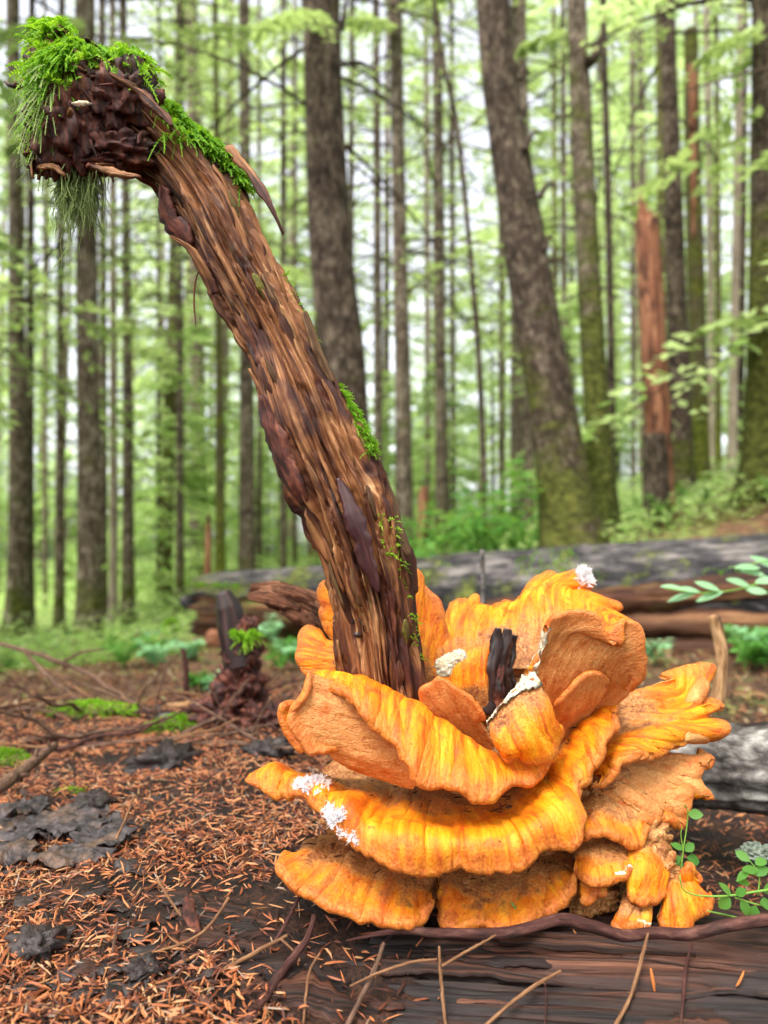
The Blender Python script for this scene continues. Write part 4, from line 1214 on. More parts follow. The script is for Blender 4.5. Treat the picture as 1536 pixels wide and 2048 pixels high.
# L: small crumpled lobes low on the right
for q, (mt, rows, sd_) in enumerate([
    ('fungus_old', [[(1150, 1600, .63), (1200, 1590, .63), (1270, 1600, .635)], [(1150, 1640, .60), (1210, 1625, .60), (1285, 1640, .61)], [(1150, 1680, .585), (1190, 1668, .58), (1230, 1672, .58), (1275, 1690, .59), (1296, 1650, .60)]], 21),
    ('fungus_old', [[(1150, 1690, .61), (1190, 1680, .61), (1250, 1690, .61)], [(1150, 1720, .585), (1200, 1725, .578), (1262, 1730, .58)], [(1146, 1745, .575), (1172, 1762, .568), (1200, 1768, .563), (1240, 1762, .565), (1262, 1735, .572)]], 22),
    ('fungus_old', [[(1160, 1740, .60), (1185, 1740, .60), (1215, 1750, .60)], [(1158, 1770, .58), (1185, 1775, .578), (1215, 1775, .58)], [(1160, 1790, .572), (1176, 1802, .57), (1192, 1792, .57), (1215, 1782, .572)]], 23),
    ('fungus', [[(1255, 1690, .605), (1290, 1690, .605), (1340, 1720, .61)], [(1252, 1740, .58), (1290, 1745, .576), (1335, 1760, .585)], [(1254, 1790, .572), (1280, 1806, .567), (1310, 1800, .568), (1332, 1780, .575)]], 24),
    ('fungus_old', [[(1250, 1780, .59), (1280, 1780, .59), (1310, 1790, .59)], [(1236, 1820, .572), (1268, 1830, .568), (1300, 1835, .57)], [(1222, 1850, .565), (1236, 1866, .562), (1264, 1858, .56), (1300, 1852, .565)]], 25),
    ('fungus', [[(1320, 1760, .60), (1350, 1750, .60), (1385, 1760, .605)], [(1325, 1800, .58), (1360, 1790, .578), (1405, 1785, .585)], [(1316, 1838, .57), (1332, 1860, .566), (1368, 1858, .565), (1392, 1836, .57), (1424, 1818, .578), (1424, 1782, .588)]], 26),
    ('fungus', [[(1360, 1790, .60), (1375, 1785, .60), (1390, 1790, .60)], [(1360, 1760, .59), (1375, 1755, .59), (1392, 1762, .592)], [(1362, 1748, .588), (1374, 1735, .586), (1388, 1742, .588), (1390, 1758, .59)]], 27)]):
    LT = bracket(rows, UP if q < 6 else TOW, .010, sd_, 70, 22, .004, 40, .005, 60, .003, mat=mt)
    if q == 4: L5_t, L5_b = LT[:2]
    if q == 1: L2_t, L2_b = LT[:2]
# crumpled folds between the tiers on the right and the solid core inside
for k, (a, b, d_, s_, e_) in enumerate([(1200, 1560, .635, .022, (1.4, .8, .8)), (1230, 1610, .63, .024, (1.5, .7, 1)), (1270, 1680, .615, .020, (1.4, .7, 1.0)), (1215, 1650, .615, .02, (1.2, .7, .9)), (1300, 1740, .60, .018, (1.2, .8, 1.1)), (1180, 1790, .60, .018, (1.3, .8, .8))]):
    V, F_, G_ = chunk(P(a, b, d_), s_, k + 40, e_, .45, 34, 2.6)
    part('fold', fungus, V, F_, MT['fungus_old'], attrs={'fv': np.tile([.4, 0, 0], (len(V), 1)), 'fg': G_})
for k, (a, b, d_, s_, e_) in enumerate([(830, 1600, .70, .06, (1.5, .6, .8)), (960, 1600, .69, .07, (1.4, .7, .9)), (1110, 1560, .70, .06, (1.2, .6, 1)), (900, 1760, .655, .05, (2.4, .7, .8)), (1060, 1450, .70, .05, (1.5, .5, 1)), (1130, 1720, .66, .05, (1.6, .7, .8))]):
    V, F_, G_ = chunk(P(a, b, d_), s_, k + 50, e_, .3, 34, 2.6)
    part('core', fungus, V, F_, MT['fungus_old'], attrs={'fv': np.tile([.3, 0, 0], (len(V), 1)), 'fg': G_})


def ribbon(T0, B0, out, seed, bulge=.002, rough=.0022, name='torn_edge', n=200, over=1.15, k=12, owner=None):
    """ragged torn flesh covering an edge whose two rims are T0 and B0"""
    T1, B1 = spline(T0, n), spline(B0, n)
    o1 = norm(spline(np.column_stack([T0, out]), n)[:, 3:])
    a = np.linspace(-over, over, k)[:, None, None]
    mid, hv = (T1 + B1) / 2, (T1 - B1) / 2
    L = np.concatenate([[0], np.cumsum(np.linalg.norm(np.diff(mid, axis=0), axis=1))])
    q = np.stack([np.repeat(a[:, :, 0] * 2.2, n, 1), np.repeat(L[None] * 210, k, 0), np.full((k, n), seed * 3.1)], -1)
    r1 = fbm(q, 4, .7) * 1.4 + .5 * np.abs(noise(q * 2.7))
    big = noise(np.stack([L * 70, L * 0, L * 0 + seed], 1))[None]
    ht = (bulge * (1 - np.abs(a[:, :, 0]) ** 4) + rough * (r1 + .8 * big)) - .0015 * (np.abs(a[:, :, 0]) > .95)
    V = mid[None] + a * hv[None] * (1 + .25 * noise(q * 1.7))[..., None] + o1[None] * ht[..., None]
    back = mid[None] + a * hv[None] * .8 - o1[None] * .003
    VV = np.concatenate([V, back[::-1]], 0)
    return part(name, owner or fungus, VV.reshape(-1, 3), grid_faces(2 * k, n, True), MT['flesh'])


ribbon(C_t[0], C_b[0], C_t[0] - C_t[3], 1, .0045, .0026, over=1.15, owner=C_o)
ribbon(D_t[:, 0], D_b[:, 0], D_t[:, 0] - D_t[:, 3], 2, .003, .0028, over=1.4, owner=D_o)
for k, (a, b, s_) in enumerate([(890, 1330, .0075), (902, 1320, .0065), (918, 1312, .006), (896, 1342, .005), (884, 1345, .004)]):
    V, F_, _ = chunk(P(a, b, .651), s_, k + 130, (1.1, .3, .9), .5, 26, 3.5)
    part('torn_flesh', F2_o, V, F_, MT['flesh'])
ribbon(L5_t[-30:, -1], L5_b[-30:, -1], L5_t[-30:, -1] - L5_t[-30:, -4], 4, .001, .002, over=1.2)
ribbon(L2_t[-24:, -1], L2_b[-24:, -1], L2_t[-24:, -1] - L2_t[-24:, -4], 5, .001, .002, over=1.1)
rmz = np.random.default_rng(3)
for k, (tp, ow, a, b, ra, rb2, num, L_) in enumerate([(A_t, A_o, 600, 1584, 16, 22, 500, .004), (A_t, A_o, 632, 1570, 30, 14, 800, .004), (A_t, A_o, 664, 1632, 24, 18, 800, .004), (A_t, A_o, 690, 1682, 14, 12, 250, .003), (F_t, F_o, 1174, 1146, 16, 24, 700, .006)]):
    pv = tp.reshape(-1, 3)
    qx, qy, _ = to_px(pv)
    el = ((qx - a) / ra) ** 2 + ((qy - b) / rb2) ** 2
    near = np.nonzero(el < 1 + .6 * noise(pv * 160))[0]
    if len(near) < 8:
        near = np.argsort(el)[:30]
    bp = pv[near]
    nn = np.tile([0, -.6, .7], (len(bp), 1))
    bq = bp[rmz.integers(len(bp), size=500)] + rmz.normal(0, .0008, (500, 3))
    v_, f_ = fronds(bq, np.tile([0, -.6, .7], (500, 1)), num, L_, 60 + k, droop=.15, leaf=L_ * .3, lean=(0, -.2, .3), step=L_ * .22, width=.6)
    part('white_mould', ow, v_, f_, MT['mould'])
# dark stub of wood standing in the fungus
st = thing('wood_stub', 'dark wet splintered wood poking up between the fungus tiers', 'stub', P(990, 1440, .655))
for k, (pix, w_) in enumerate([([(982, 1430, .652), (984, 1350, .652), (992, 1300, .655), (998, 1256, .658)], .020), ([(1004, 1430, .656), (1006, 1350, .656), (1012, 1300, .658), (1018, 1258, .66)], .020), ([(1014, 1430, .66), (1018, 1350, .66), (1024, 1300, .664), (1030, 1270, .666)], .016), ([(966, 1430, .656), (970, 1370, .656), (982, 1320, .658), (987, 1280, .66)], .014), ([(1000, 1430, .650), (1000, 1370, .650), (1004, 1330, .653)], .014)]):
    v, f, g = slab(PA(pix), w_, .010, (0, -1, 0), 51 + k, 50, .3, .5, .45, 'tip')
    part('splinter', st, v, f, MT['dark_wood' if k != 4 else 'burl'], attrs={'grain': g})
# ---------------------------------------------------------------- logs
def log_thing(name, label, a, b, r0, r1, mat, nseg=90, n=260, grooves=.05, seed=0, wob=.0, cat='log', freq=6.0, zf=2.0, jag_end=0.0):
    a, b = np.asarray(a, float), np.asarray(b, float)
    pl = wiggle(a, b, n, wob, seed)
    def dp(th, s):
        q = np.stack([np.cos(th) * freq, np.sin(th) * freq, s * zf + seed * 3], -1)
        lo = np.stack([np.cos(th) * 1.4, np.sin(th) * 1.4, s * zf * .6 + seed], -1)
        pl_ = noise(np.stack([np.cos(th) * freq * .6, np.sin(th) * freq * .6, s * zf * .7 + 31 + seed], -1))
        return 1 + .10 * fbm(lo, 2) - grooves * (1 - np.abs(noise(q)) * 1.8).clip(0, 1) ** 2 - grooves * .6 * (1 - np.abs(noise(q * np.array([2.7, 2.7, 2]))) * 1.8).clip(0, 1) ** 2 + grooves * .25 * noise(q * np.array([7, 7, 4])) + grooves * (sstep(pl_, .05, .12) - .5)
    v_, f_, g_ = tube(pl, np.linspace(r0, r1, n), nseg, dp, ref=(0, 0, 1))
    if jag_end:
        ss_ = g_[:, 2]
        an = np.arctan2(g_[:, 1], g_[:, 0])
        sh = jag_end * (fbm(np.stack([np.cos(an) * 3, np.sin(an) * 3, an * 0 + seed], 1), 4, .7) + .6 * np.abs(noise(np.stack([np.cos(an) * 9, np.sin(an) * 9, an * 0], 1))))
        v_ = v_ + norm(b - a)[None] * (sh * np.exp(-ss_ / .25))[:, None]
    root = thing(name, label, cat, a)
    o = part('wood', root, v_, f_, MT[mat], attrs={'grain': g_})
    return root, v_, g_, pl


# the rotten log in the foreground
FL, flv, flg, flp = log_thing('rotten_log', 'wet dark rotten log with open grain under the fungus', (-.42, .70, .335), (.95, .44, .33), .155, .19, 'rot_log', 360, 560, .03, 2, .004, freq=26, zf=3.2)
# the big fallen log across the view: bark shell above, broken wood below
LA, LB = np.array([-.99, 4.18, .47]), np.array([2.5, 2.45, .70])
BL, blv, blg, blp = log_thing('fallen_log', 'big fallen log with grey mossy bark lying across the view', LA, LB, .18, .225, 'fall_wood', 110, 300, .05, 5, .006, freq=5, zf=1.2, jag_end=.28)
axis = norm(LB - LA)
sidev = norm(np.cross(axis, [0, 0, 1.0]))
th = np.linspace(-.62, 3.25, 70)
n = 300
spn = blp.copy()
ss = np.linspace(0, 1, n)
rr = np.linspace(.195, .245, n)
TH, SS = np.meshgrid(th, ss * 4.0, indexing='ij')
q = np.stack([np.cos(TH) * 4, np.sin(TH) * 4, SS * 2.2], -1)
dsp = 1 + .05 * fbm(q * .5, 3) + .05 * (np.abs(noise(q * np.array([2, 2, 1.2])))) + .02 * noise(q * 4)
low = 1.0 * (1 - sstep(SS, .2, 1.6)) + .42 * noise(np.stack([SS * .9, SS * 0, SS * 0 + 2], -1)) + .14 * noise(np.stack([SS * 5, SS * 0, SS * 0 + 7], -1))
TH2 = TH + low * (TH < 1.0) * sstep(-TH, -1.0, .62)
fr = -sidev if sidev[1] > 0 else sidev
spn3 = spn[None] + axis * (.22 * (fbm(np.stack([TH * 2.2, SS * 0, SS * 0 + 5], -1), 4, .7)) * np.exp(-SS / .3))[..., None]
v = spn3 + (rr[None] * dsp)[..., None] * (np.cos(TH2)[..., None] * fr + np.sin(TH2)[..., None] * np.array([0, 0, 1.0]))
inner = spn3 + (rr[None] * dsp - .022)[..., None] * (np.cos(TH2)[..., None] * fr + np.sin(TH2)[..., None] * np.array([0, 0, 1.0]))
V = np.concatenate([v, inner[::-1]], 0)
gr = np.concatenate([np.stack([np.cos(TH) * .22, np.sin(TH) * .22, SS], -1)] * 2, 0)
part('bark', BL, V.reshape(-1, 3), grid_faces(140, n, True), MT['fall_bark'], attrs={'grain': gr.reshape(-1, 3)})
# torn bark flap and jagged wood at its broken end
for k, (pl, w, mt) in enumerate([([(520, 1178, 3.9), (450, 1192, 4.0), (362, 1196, 4.05)], .16, 'fall_bark'), ([(480, 1200, 3.95), (430, 1215, 4.0), (395, 1228, 4.0)], .10, 'red_wood'), ([(520, 1235, 3.85), (455, 1240, 3.95), (420, 1245, 3.95)], .14, 'fall_wood'), ([(500, 1270, 3.85), (440, 1275, 3.9), (410, 1290, 3.9)], .12, 'red_wood'), ([(520, 1290, 3.85), (450, 1296, 3.9), (425, 1300, 3.9)], .10, 'fall_wood')]):
    v_, f_, g_ = slab(PA(pl), w, .05, (0, -.7, .7) if k == 0 else (0, -1, 0), 60 + k, 30, .3, .4, .6)
    part('broken_piece', BL, v_, f_, MT[mt], attrs={'grain': g_})
for k, (a, b, c_, d_, w_) in enumerate([(960, 1215, 1536, 1178, .10), (1180, 1190, 1640, 1160, .07), (1050, 1250, 1600, 1240, .09), (1150, 1290, 1640, 1300, .10), (560, 1235, 760, 1225, .10), (880, 1250, 1100, 1270, .08)]):
    dA = 3.62 - .95 * (a - 500) / 1036 - .06
    dB = 3.62 - .95 * (c_ - 500) / 1036 - .06
    v_, f_, g_ = slab(PA([(a, b, dA), ((a + c_) / 2, (b + d_) / 2, (dA + dB) / 2 - .01), (c_, d_, dB)]), w_, .05, (-.3, -1, .2), 80 + k, 60, .3, .6, .5)
    part('wood_layer', BL, v_, f_, MT['fall_wood'], attrs={'grain': g_})
# moss pads on the fallen log
rm = np.random.default_rng(77)
up_i = np.nonzero((v.reshape(-1, 3)[:, 2] > .6) & (v.reshape(-1, 3)[:, 1] < 4.2))[0]
base_pts = v.reshape(-1, 3)[up_i]
mk = fbm(base_pts * np.array([2.2, 2.2, 5]) + 3, 4) > .22
bp = base_pts[mk]
v_, f_ = fronds(bp, np.tile([0, -.2, 1.0], (len(bp), 1)), 1500, .022, 90, leaf=.009, step=.006)
tag(part('moss', BL, v_, f_, MT['moss'], smooth=False), None, None, None, 'stuff')
# the thin lichen log behind the fungus
lichen = log_thing('lichen_log', 'grey lichen covered log lying close behind the fungus', P(520, 1475, 1.36), P(1680, 1545, .80), .040, .052, 'lichen_bark', 80, 240, .07, 9, .01, freq=3.5, zf=9)
# broken branch end behind the snag
bb = thing('broken_branch', 'broken branch end with splintered red wood pointing left behind the snag', 'branch', P(800, 1420, 1.0))
pl = spline(PA([(500, 1176, .93), (560, 1192, .94), (630, 1225, .95), (700, 1280, .97), (790, 1400, 1.0), (830, 1470, 1.02)]), 120)
s_ = np.linspace(0, 1, 120)
rad_ = np.interp(s_, [0, .1, .3, .36, .5, 1], [.005, .017, .022, .024, .026, .03])
def dpb(th, s):
    q = np.stack([np.cos(th) * 3.5, np.sin(th) * 3.5, s * 12], -1)
    return 1 + .28 * noise(q) + .14 * noise(q * 2.5)
v_, f_, g_ = tube(pl, rad_, 60, dpb)
part('split_wood', bb, v_, f_, MT['red_wood'], attrs={'grain': g_ * np.array([6, 6, 6])})
v_, f_, g_ = tube(pl[42:], rad_[42:] * 1.12, 60, lambda th, s: 1 + .16 * fbm(np.stack([np.cos(th) * 3, np.sin(th) * 3, s * 60], -1), 4))
part('bark', bb, v_, f_, MT['lichen_bark'], attrs={'grain': g_})
for k, pix in enumerate([[(495, 1190, .92), (540, 1192, .915), (600, 1215, .92)], [(520, 1172, .925), (570, 1180, .92), (630, 1200, .93)], [(560, 1215, .92), (600, 1230, .92), (640, 1245, .93)]]):
    v_, f_, g_ = slab(PA(pix), .02, .008, (0, -1, .4), 90 + k, 24, .1, .4, .5)
    part('splinter', bb, v_, f_, MT['red_wood'], attrs={'grain': g_ * 5})
# upright rotten root stub
rs_ = thing('root_stub', 'dark reddish rotten root stub standing upright with a moss tuft', 'stub', P(480, 1470, 1.26))
for k, (a, b, d_, s_, e_) in enumerate([(470, 1430, 1.26, .075, (1.0, .8, .45)), (480, 1380, 1.25, .052, (.8, .7, .8)), (485, 1310, 1.25, .040, (.75, .7, .9)), (488, 1270, 1.25, .032, (.8, .7, .9)), (515, 1440, 1.24, .05, (1.1, .8, .6))]):
    V, F_, G_ = chunk(P(a, b, d_), s_, k + 100, e_, .6, 36, 2.6)
    part('rotten_wood', rs_, V, F_, MT['burl'], attrs={'grain': G_})
pl = spline(PA([(482, 1330, 1.25), (468, 1270, 1.25), (460, 1225, 1.25), (447, 1184, 1.25)]), 60)
v_, f_, g_ = tube(pl, np.interp(np.linspace(0, 1, 60), [0, .4, .8, 1], [.03, .024, .02, .012]), 36, lambda th, s: 1 + .3 * noise(np.stack([np.cos(th) * 2.5, np.sin(th) * 2.5, s * 12], -1)))
part('spike', rs_, v_, f_, MT['dark_wood'], attrs={'grain': g_ * np.array([1, 1, .3])})
bp = PA([(470 + 8 * k, 1268 + 5 * (k % 4), 1.21) for k in range(6)])
v_, f_ = fronds(bp, np.tile([.2, -.6, .6], (6, 1)), 150, .02, 5, leaf=.006, droop=.6, step=.003)
part('moss', rs_, v_, f_, MT['moss'], smooth=False)
# sticks and stubs standing up
def stick(name, label, pix, w, mat, cat='stick', group=None, seed=0, nseg=10, n=40, rough=.15, nubs=0, drop=True):
    """pix: [(px,py,d)]; w: widths in px at the ends"""
    pts_ = PA(pix)
    dd = np.mean([p_[2] for p_ in pix])
    pl_ = spline(pts_, n)
    L = np.linalg.norm(np.diff(pl_, axis=0), axis=1).sum()
    pl_ = pl_ + np.stack([noise(np.stack([np.linspace(0, 9, n) + seed * 3, np.full(n, k * 5.), np.zeros(n)], 1)) for k in range(3)], 1) * L * .006
    rd = np.interp(np.linspace(0, 1, n), np.linspace(0, 1, len(w)), w) * dd / FPX / 2
    v_, f_, g_ = tube(pl_, rd, nseg, lambda th, s: 1 + rough * fbm(np.stack([np.cos(th) * 1.5, np.sin(th) * 1.5, s / rd.mean() * .35 + seed * 7], -1), 3))
    G_ = Geo().add(v_, f_, grain=g_)
    r_ = np.random.default_rng(seed + 400)
    for k in range(nubs):
        i = r_.integers(3, n - 3)
        e = norm(r_.normal(0, 1, 3)) * rd[i] * r_.uniform(1.6, 3.0)
        vv, ff, gg = tube(np.array([pl_[i], pl_[i] + e * .6, pl_[i] + e]), np.array([.5, .4, .2]) * rd[i], 5)
        G_.add(vv, ff, grain=gg)
    V_, F_, A_ = G_.get()
    return solo(name, V_, F_, MT[mat], label, cat, group, attrs=A_)


stick('broken_stick', 'short pale broken stick standing upright behind the fungus', [(1432, 1420, .98), (1440, 1360, .98), (1442, 1300, .98), (1428, 1232, .98)], [30, 24, 24, 22], 'straw', rough=.25, nseg=16, seed=1)
stick('grey_stick', 'thin grey stick standing upright in front of the big fallen log', [(968, 1420, 1.35), (967, 1250, 1.35), (964, 1100, 1.35)], [12, 11, 9], 'lichen_bark', seed=2)
stick('thin_stake', 'reddish bare stick standing upright on the forest floor', [(372, 1418, 1.5), (372, 1340, 1.5), (366, 1298, 1.5)], [17, 12, 10], 'twig_red', seed=3)
mp = thing('mossy_stub', 'small stub with a round cap of bright moss on the forest floor', 'stub', ray_ground(352, 1298)[1])
dm = ray_ground(352, 1298)[0]
v_, f_, g_ = tube(spline(PA([(354, 1300, dm), (348, 1275, dm), (342, 1255, dm)]), 12), np.array([.03] * 12), 12)
part('stem', mp, v_, f_, MT['dark_wood'], attrs={'grain': g_})
V, F_, G_ = chunk(P(342, 1252, dm), .055, 6, (.7, .7, .75), .3, 20)
cp = part('moss_cap', mp, V, F_, MT['bark_moss'], attrs={'grain': G_})
v_, f_ = fronds(V, norm(V - V.mean(0)), 700, .02, 6, leaf=.009, step=.006)
part('moss', mp, v_, f_, MT['moss'], smooth=False)
# root running under the fungus
stick('woody_root', 'smooth dark brown root running along the log under the fungus', [(690, 1882, .548), (770, 1864, .544), (880, 1866, .540), (1010, 1866, .535), (1120, 1840, .535), (1180, 1852, .533), (1240, 1872, .530), (1300, 1866, .530), (1370, 1868, .528), (1460, 1850, .527), (1560, 1836, .525)], [3, 12, 19, 22, 22, 24, 22, 22, 24, 24], 'twig_red', 'root', seed=4, nseg=16, n=160, rough=.1)
lgx, lgy, lgd = to_px(flv)


def log_d(a, b):
    k_ = np.nonzero((lgx - a) ** 2 + (lgy - b) ** 2 < 90)[0]
    return float(lgd[k_].min()) if len(k_) else 9.0


TW = 'loose twigs on the litter and the log'
for k, (lab, pix, w, mt) in enumerate([
    ('thick bare twig slanting down from beneath the fungus to the log', [(628, 1830, .56), (612, 1880, .545), (560, 1950, .525), (485, 2060, .50)], [10, 17, 20, 22], 'twig_red'),
    ('forked pale root with side rootlets on the bare log wood', [(575, 1870, .55), (520, 1900, .54), (430, 1950, .525), (380, 1990, .515), (330, 2040, .505)], [7, 9, 9, 7, 5], 'twig_pale'),
    ('rootlet branching down from the forked pale root', [(562, 1878, .545), (590, 1905, .54), (600, 1922, .535)], [5, 4, 3], 'twig_pale'),
    ('curved straw coloured twig across the needle litter', [(458, 1795, .56), (420, 1850, .55), (370, 1885, .545), (300, 1905, .535), (210, 1925, .53)], [7, 6, 5, 4, 3], 'twig_pale'),
    ('straight thin twig lying down the needle litter', [(235, 1845, .55), (222, 1920, .53), (205, 2000, .51), (200, 2060, .495)], [5, 7, 6, 6], 'twig'),
    ('short thin twig stuck in the wood beside the bark strip', [(316, 1760, .565), (340, 1800, .555), (362, 1832, .55)], [8, 6, 4], 'twig_pale'),
    ('twig hanging straight down over the log below the fungus', [(768, 1885, .535), (745, 1950, .52), (720, 2000, .51), (690, 2060, .495)], [8, 11, 10, 11], 'twig'),
    ('thin twig lying level with a white lichen fleck', [(700, 1972, .515), (760, 1945, .515), (820, 1925, .515), (874, 1918, .518)], [4, 6, 6, 4], 'twig_pale'),
    ('pale twig with a fork over the log below the lowest shelf', [(878, 1892, .525), (880, 1935, .517), (884, 1980, .51), (892, 2060, .495)], [5, 7, 7, 6], 'twig_pale'),
    ('fork of the pale twig pointing up right', [(884, 1932, .515), (930, 1905, .52), (992, 1870, .53)], [6, 6, 4], 'twig_pale'),
    ('straight straw twig on the wet log grain', [(1122, 1942, .515), (1080, 1965, .51), (1030, 2000, .50), (965, 2056, .49)], [6, 8, 7, 7], 'twig_pale'),
    ('jointed twig hanging from the root under the torn lobe', [(1298, 1858, .53), (1285, 1910, .515), (1262, 1990, .505), (1228, 2056, .49)], [5, 8, 7, 8], 'twig_pale'),
    ('reddish rootlet hanging down the log from the brown root', [(1384, 1886, .525), (1372, 1935, .515), (1366, 2000, .50), (1360, 2060, .49)], [5, 7, 6, 5], 'twig_red'),
    ('thin rootlet running over a dark hollow of the log', [(1090, 1965, .51), (1092, 2000, .503), (1090, 2050, .493)], [3, 3, 3], 'twig_red'),
    ('thick grey twig bent on the litter at its mossy end', [(110, 1490, .95), (60, 1530, .88), (20, 1560, .82), (-20, 1590, .78)], [16, 22, 24, 24], 'twig'),
    ('pale rootlet dropping below the lowest left shelf', [(640, 1905, .53), (620, 1940, .52), (612, 1990, .51), (606, 2056, .49)], [4, 5, 6, 5], 'twig_pale'),
    ('thin dark root beside the white specks', [(600, 1790, .575), (570, 1850, .555), (545, 1890, .545)], [6, 8, 6], 'twig_red'),
    ('short stiff twig upright in the litter', [(268, 1592, .70), (250, 1640, .665), (232, 1678, .645)], [4, 5, 4], 'twig_pale')]):
    q = []
    for (a, b, d_) in pix:
        dg, pg = ray_ground(a, b)
        q.append((a, b, min(d_, dg - .003, log_d(a, b) - .004)))
    stick('twig', lab, q, w, mt, 'twig', None, 10 + k, 8, 50, .2, nubs=5)
# brush of dry twigs on the far edge of the mound
rb = np.random.default_rng(5)
for k in range(80):
    a = rb.uniform(-60, 560) if k < 44 else rb.uniform(-60, 330)
    b = rb.uniform(1330, 1520) if k < 44 else rb.uniform(1320, 1450)
    dg, pg = ray_ground(a, b)
    ang = rb.normal(0, .5)
    L = rb.uniform(.10, .34)
    e = pg + np.array([math.cos(ang) * L * rb.choice([-1, 1]), math.sin(ang) * L, 0])
    e[2] = float(ground_z(e[0], e[1])) + rb.uniform(.0, .10) * (rb.random() < .6)
    pl_ = wiggle(pg + np.array([0, 0, .006]), e + np.array([0, 0, .006]), 16, .06, k)
    v_, f_, g_ = tube(pl_, np.linspace(1, .35, 16) * rb.uniform(.0018, .0048), 6)
    G_ = Geo().add(v_, f_, grain=g_)
    for j in range(rb.integers(0, 4)):
        i = rb.integers(3, 14)
        e2 = pl_[i] + norm(e - pg) * L * .12 + rb.normal(0, .03, 3) + np.array([0, 0, .012])
        vv, ff, gg = tube(wiggle(pl_[i], e2, 7, .08, k + j), np.linspace(.0014, .0006, 7), 5)
        G_.add(vv, ff, grain=gg)
    V_, F_, A_ = G_.get()
    solo('dry_twig', V_, F_, MT[('twig', 'twig_pale', 'twig_red', 'twig')[k % 4]], 'dry twig among the brush on the far edge of the litter mound', 'twig', 'dry brush on the far edge of the mound', attrs=A_)
for k, (lab, pix, w) in enumerate([
    ('long bare branch arching over the brush from the stout trunk side', [(-20, 1282, 1.9), (80, 1310, 1.75), (160, 1340, 1.65), (230, 1382, 1.55), (262, 1410, 1.5)], [9, 10, 10, 8, 6]),
    ('crossing bare branch sloping into the brush', [(45, 1300, 1.7), (110, 1365, 1.55), (170, 1405, 1.45), (210, 1425, 1.4)], [6, 9, 8, 6]),
    ('thin curved twig arching up from the long branch', [(130, 1322, 1.68), (165, 1305, 1.66), (205, 1298, 1.64)], [6, 5, 4]),
    ('long level stick lying in front of the brush', [(-20, 1412, 1.42), (90, 1422, 1.38), (200, 1440, 1.33)], [8, 8, 6]),
    ('long dry stick lying towards the root stub', [(80, 1515, 1.12), (200, 1490, 1.15), (330, 1478, 1.16), (450, 1468, 1.17), (520, 1452, 1.18)], [5, 9, 9, 8, 5]),
    ('fine upright twig leaning beside the moss clump', [(305, 1440, 1.25), (322, 1370, 1.25), (338, 1330, 1.25), (356, 1308, 1.25)], [5, 4, 4, 3]),
    ('fine straight twig leaning on the root stub', [(425, 1465, 1.15), (460, 1405, 1.15), (498, 1358, 1.15)], [5, 5, 4]),
    ('fine twig leaning towards the fungus lobe', [(505, 1465, 1.12), (522, 1430, 1.12), (541, 1398, 1.12)], [5, 4, 4])]):
    stick('bare_branch', lab, pix, w, 'twig', 'branch', None, 40 + k, 8, 50, .2, nubs=4)
# ---------------------------------------------------------------- litter
MT['crumb'] = island_mat('crumb', [(0, C(24, 12, 9)), (.6, C(64, 32, 20)), (1, C(120, 72, 40))])
def needles_geo(xy, z, L, Wd, seed, tilt=.35, curve=.25):
    r_ = np.random.default_rng(seed)
    n_ = len(xy)
    az = r_.random(n_) * 6.283
    el = r_.normal(0, tilt, n_)
    d_ = np.stack([np.cos(az) * np.cos(el), np.sin(az) * np.cos(el), np.sin(el)], 1)
    l_ = L * r_.uniform(.5, 1.35, n_)[:, None]
    w_ = norm(np.cross(d_, np.array([0, 0, 1.0]) + r_.normal(0, .25, (n_, 3)))) * (Wd * r_.uniform(.5, 1.3, n_))[:, None]
    up = np.cross(w_, d_)
    o = np.column_stack([xy, z])
    cv = up * r_.normal(0, curve, n_)[:, None] * 2.2
    hh = norm(up) * np.linalg.norm(w_, axis=1)[:, None] * .55
    hh = hh * np.sign(hh[:, 2:3])
    P0, P1, P2, P3 = o - d_ * l_ / 2, o - d_ * l_ * .2 + cv, o + d_ * l_ * .2 + cv, o + d_ * l_ / 2
    V_ = np.stack([P0, P1 - w_ / 2, P1 + hh, P1 + w_ / 2, P2 - w_ / 2, P2 + hh, P2 + w_ / 2, P3], 1).reshape(-1, 3)
    b_ = np.arange(n_)[:, None] * 8
    T_ = np.concatenate([b_ + np.array([[0, 2, 1]]), b_ + np.array([[0, 3, 2]]), b_ + np.array([[4, 5, 7]]), b_ + np.array([[5, 6, 7]])], 0)
    Q_ = np.concatenate([b_ + np.array([[1, 2, 5, 4]]), b_ + np.array([[2, 3, 6, 5]])], 0)
    return V_, [T_, Q_]


def surf_z(x, y):
    """ground or foreground log, whichever is higher"""
    z_ = ground_z(x, y)
    return z_


rl = np.random.default_rng(15)
N_ = 105000
yy = .38 + 1.35 * rl.random(N_) ** 1.5
xx = rl.uniform(-.62, .62, N_) * (yy + .15)
dens = .5 + 1.3 * fbm(np.stack([xx * 7, yy * 7, xx * 0 + 3], -1), 3) + .25
dens *= 1 - .93 * sstep(xx, -.16, .0) * sstep(-yy, -.66, -.56)
dens *= 1 - .85 * np.exp(-((xx + .10) / .10) ** 2 - ((yy - .60) / .06) ** 2)
dens *= 1 - .7 * sstep(xx, .0, .2)
keep = rl.random(N_) < dens
xx, yy = xx[keep], yy[keep]
zz = surf_z(xx, yy) + rl.uniform(.0005, .006, len(xx))
V_, F_ = needles_geo(np.column_stack([xx, yy]), zz, .0140, .0017, 4)
lit = link('needle_litter', mesh_np('needle_litter', V_, F_, MT['needle'], smooth=False))
tag(lit, 'orange brown conifer needles and wood crumbs strewn over the soil', 'litter', None, 'stuff')
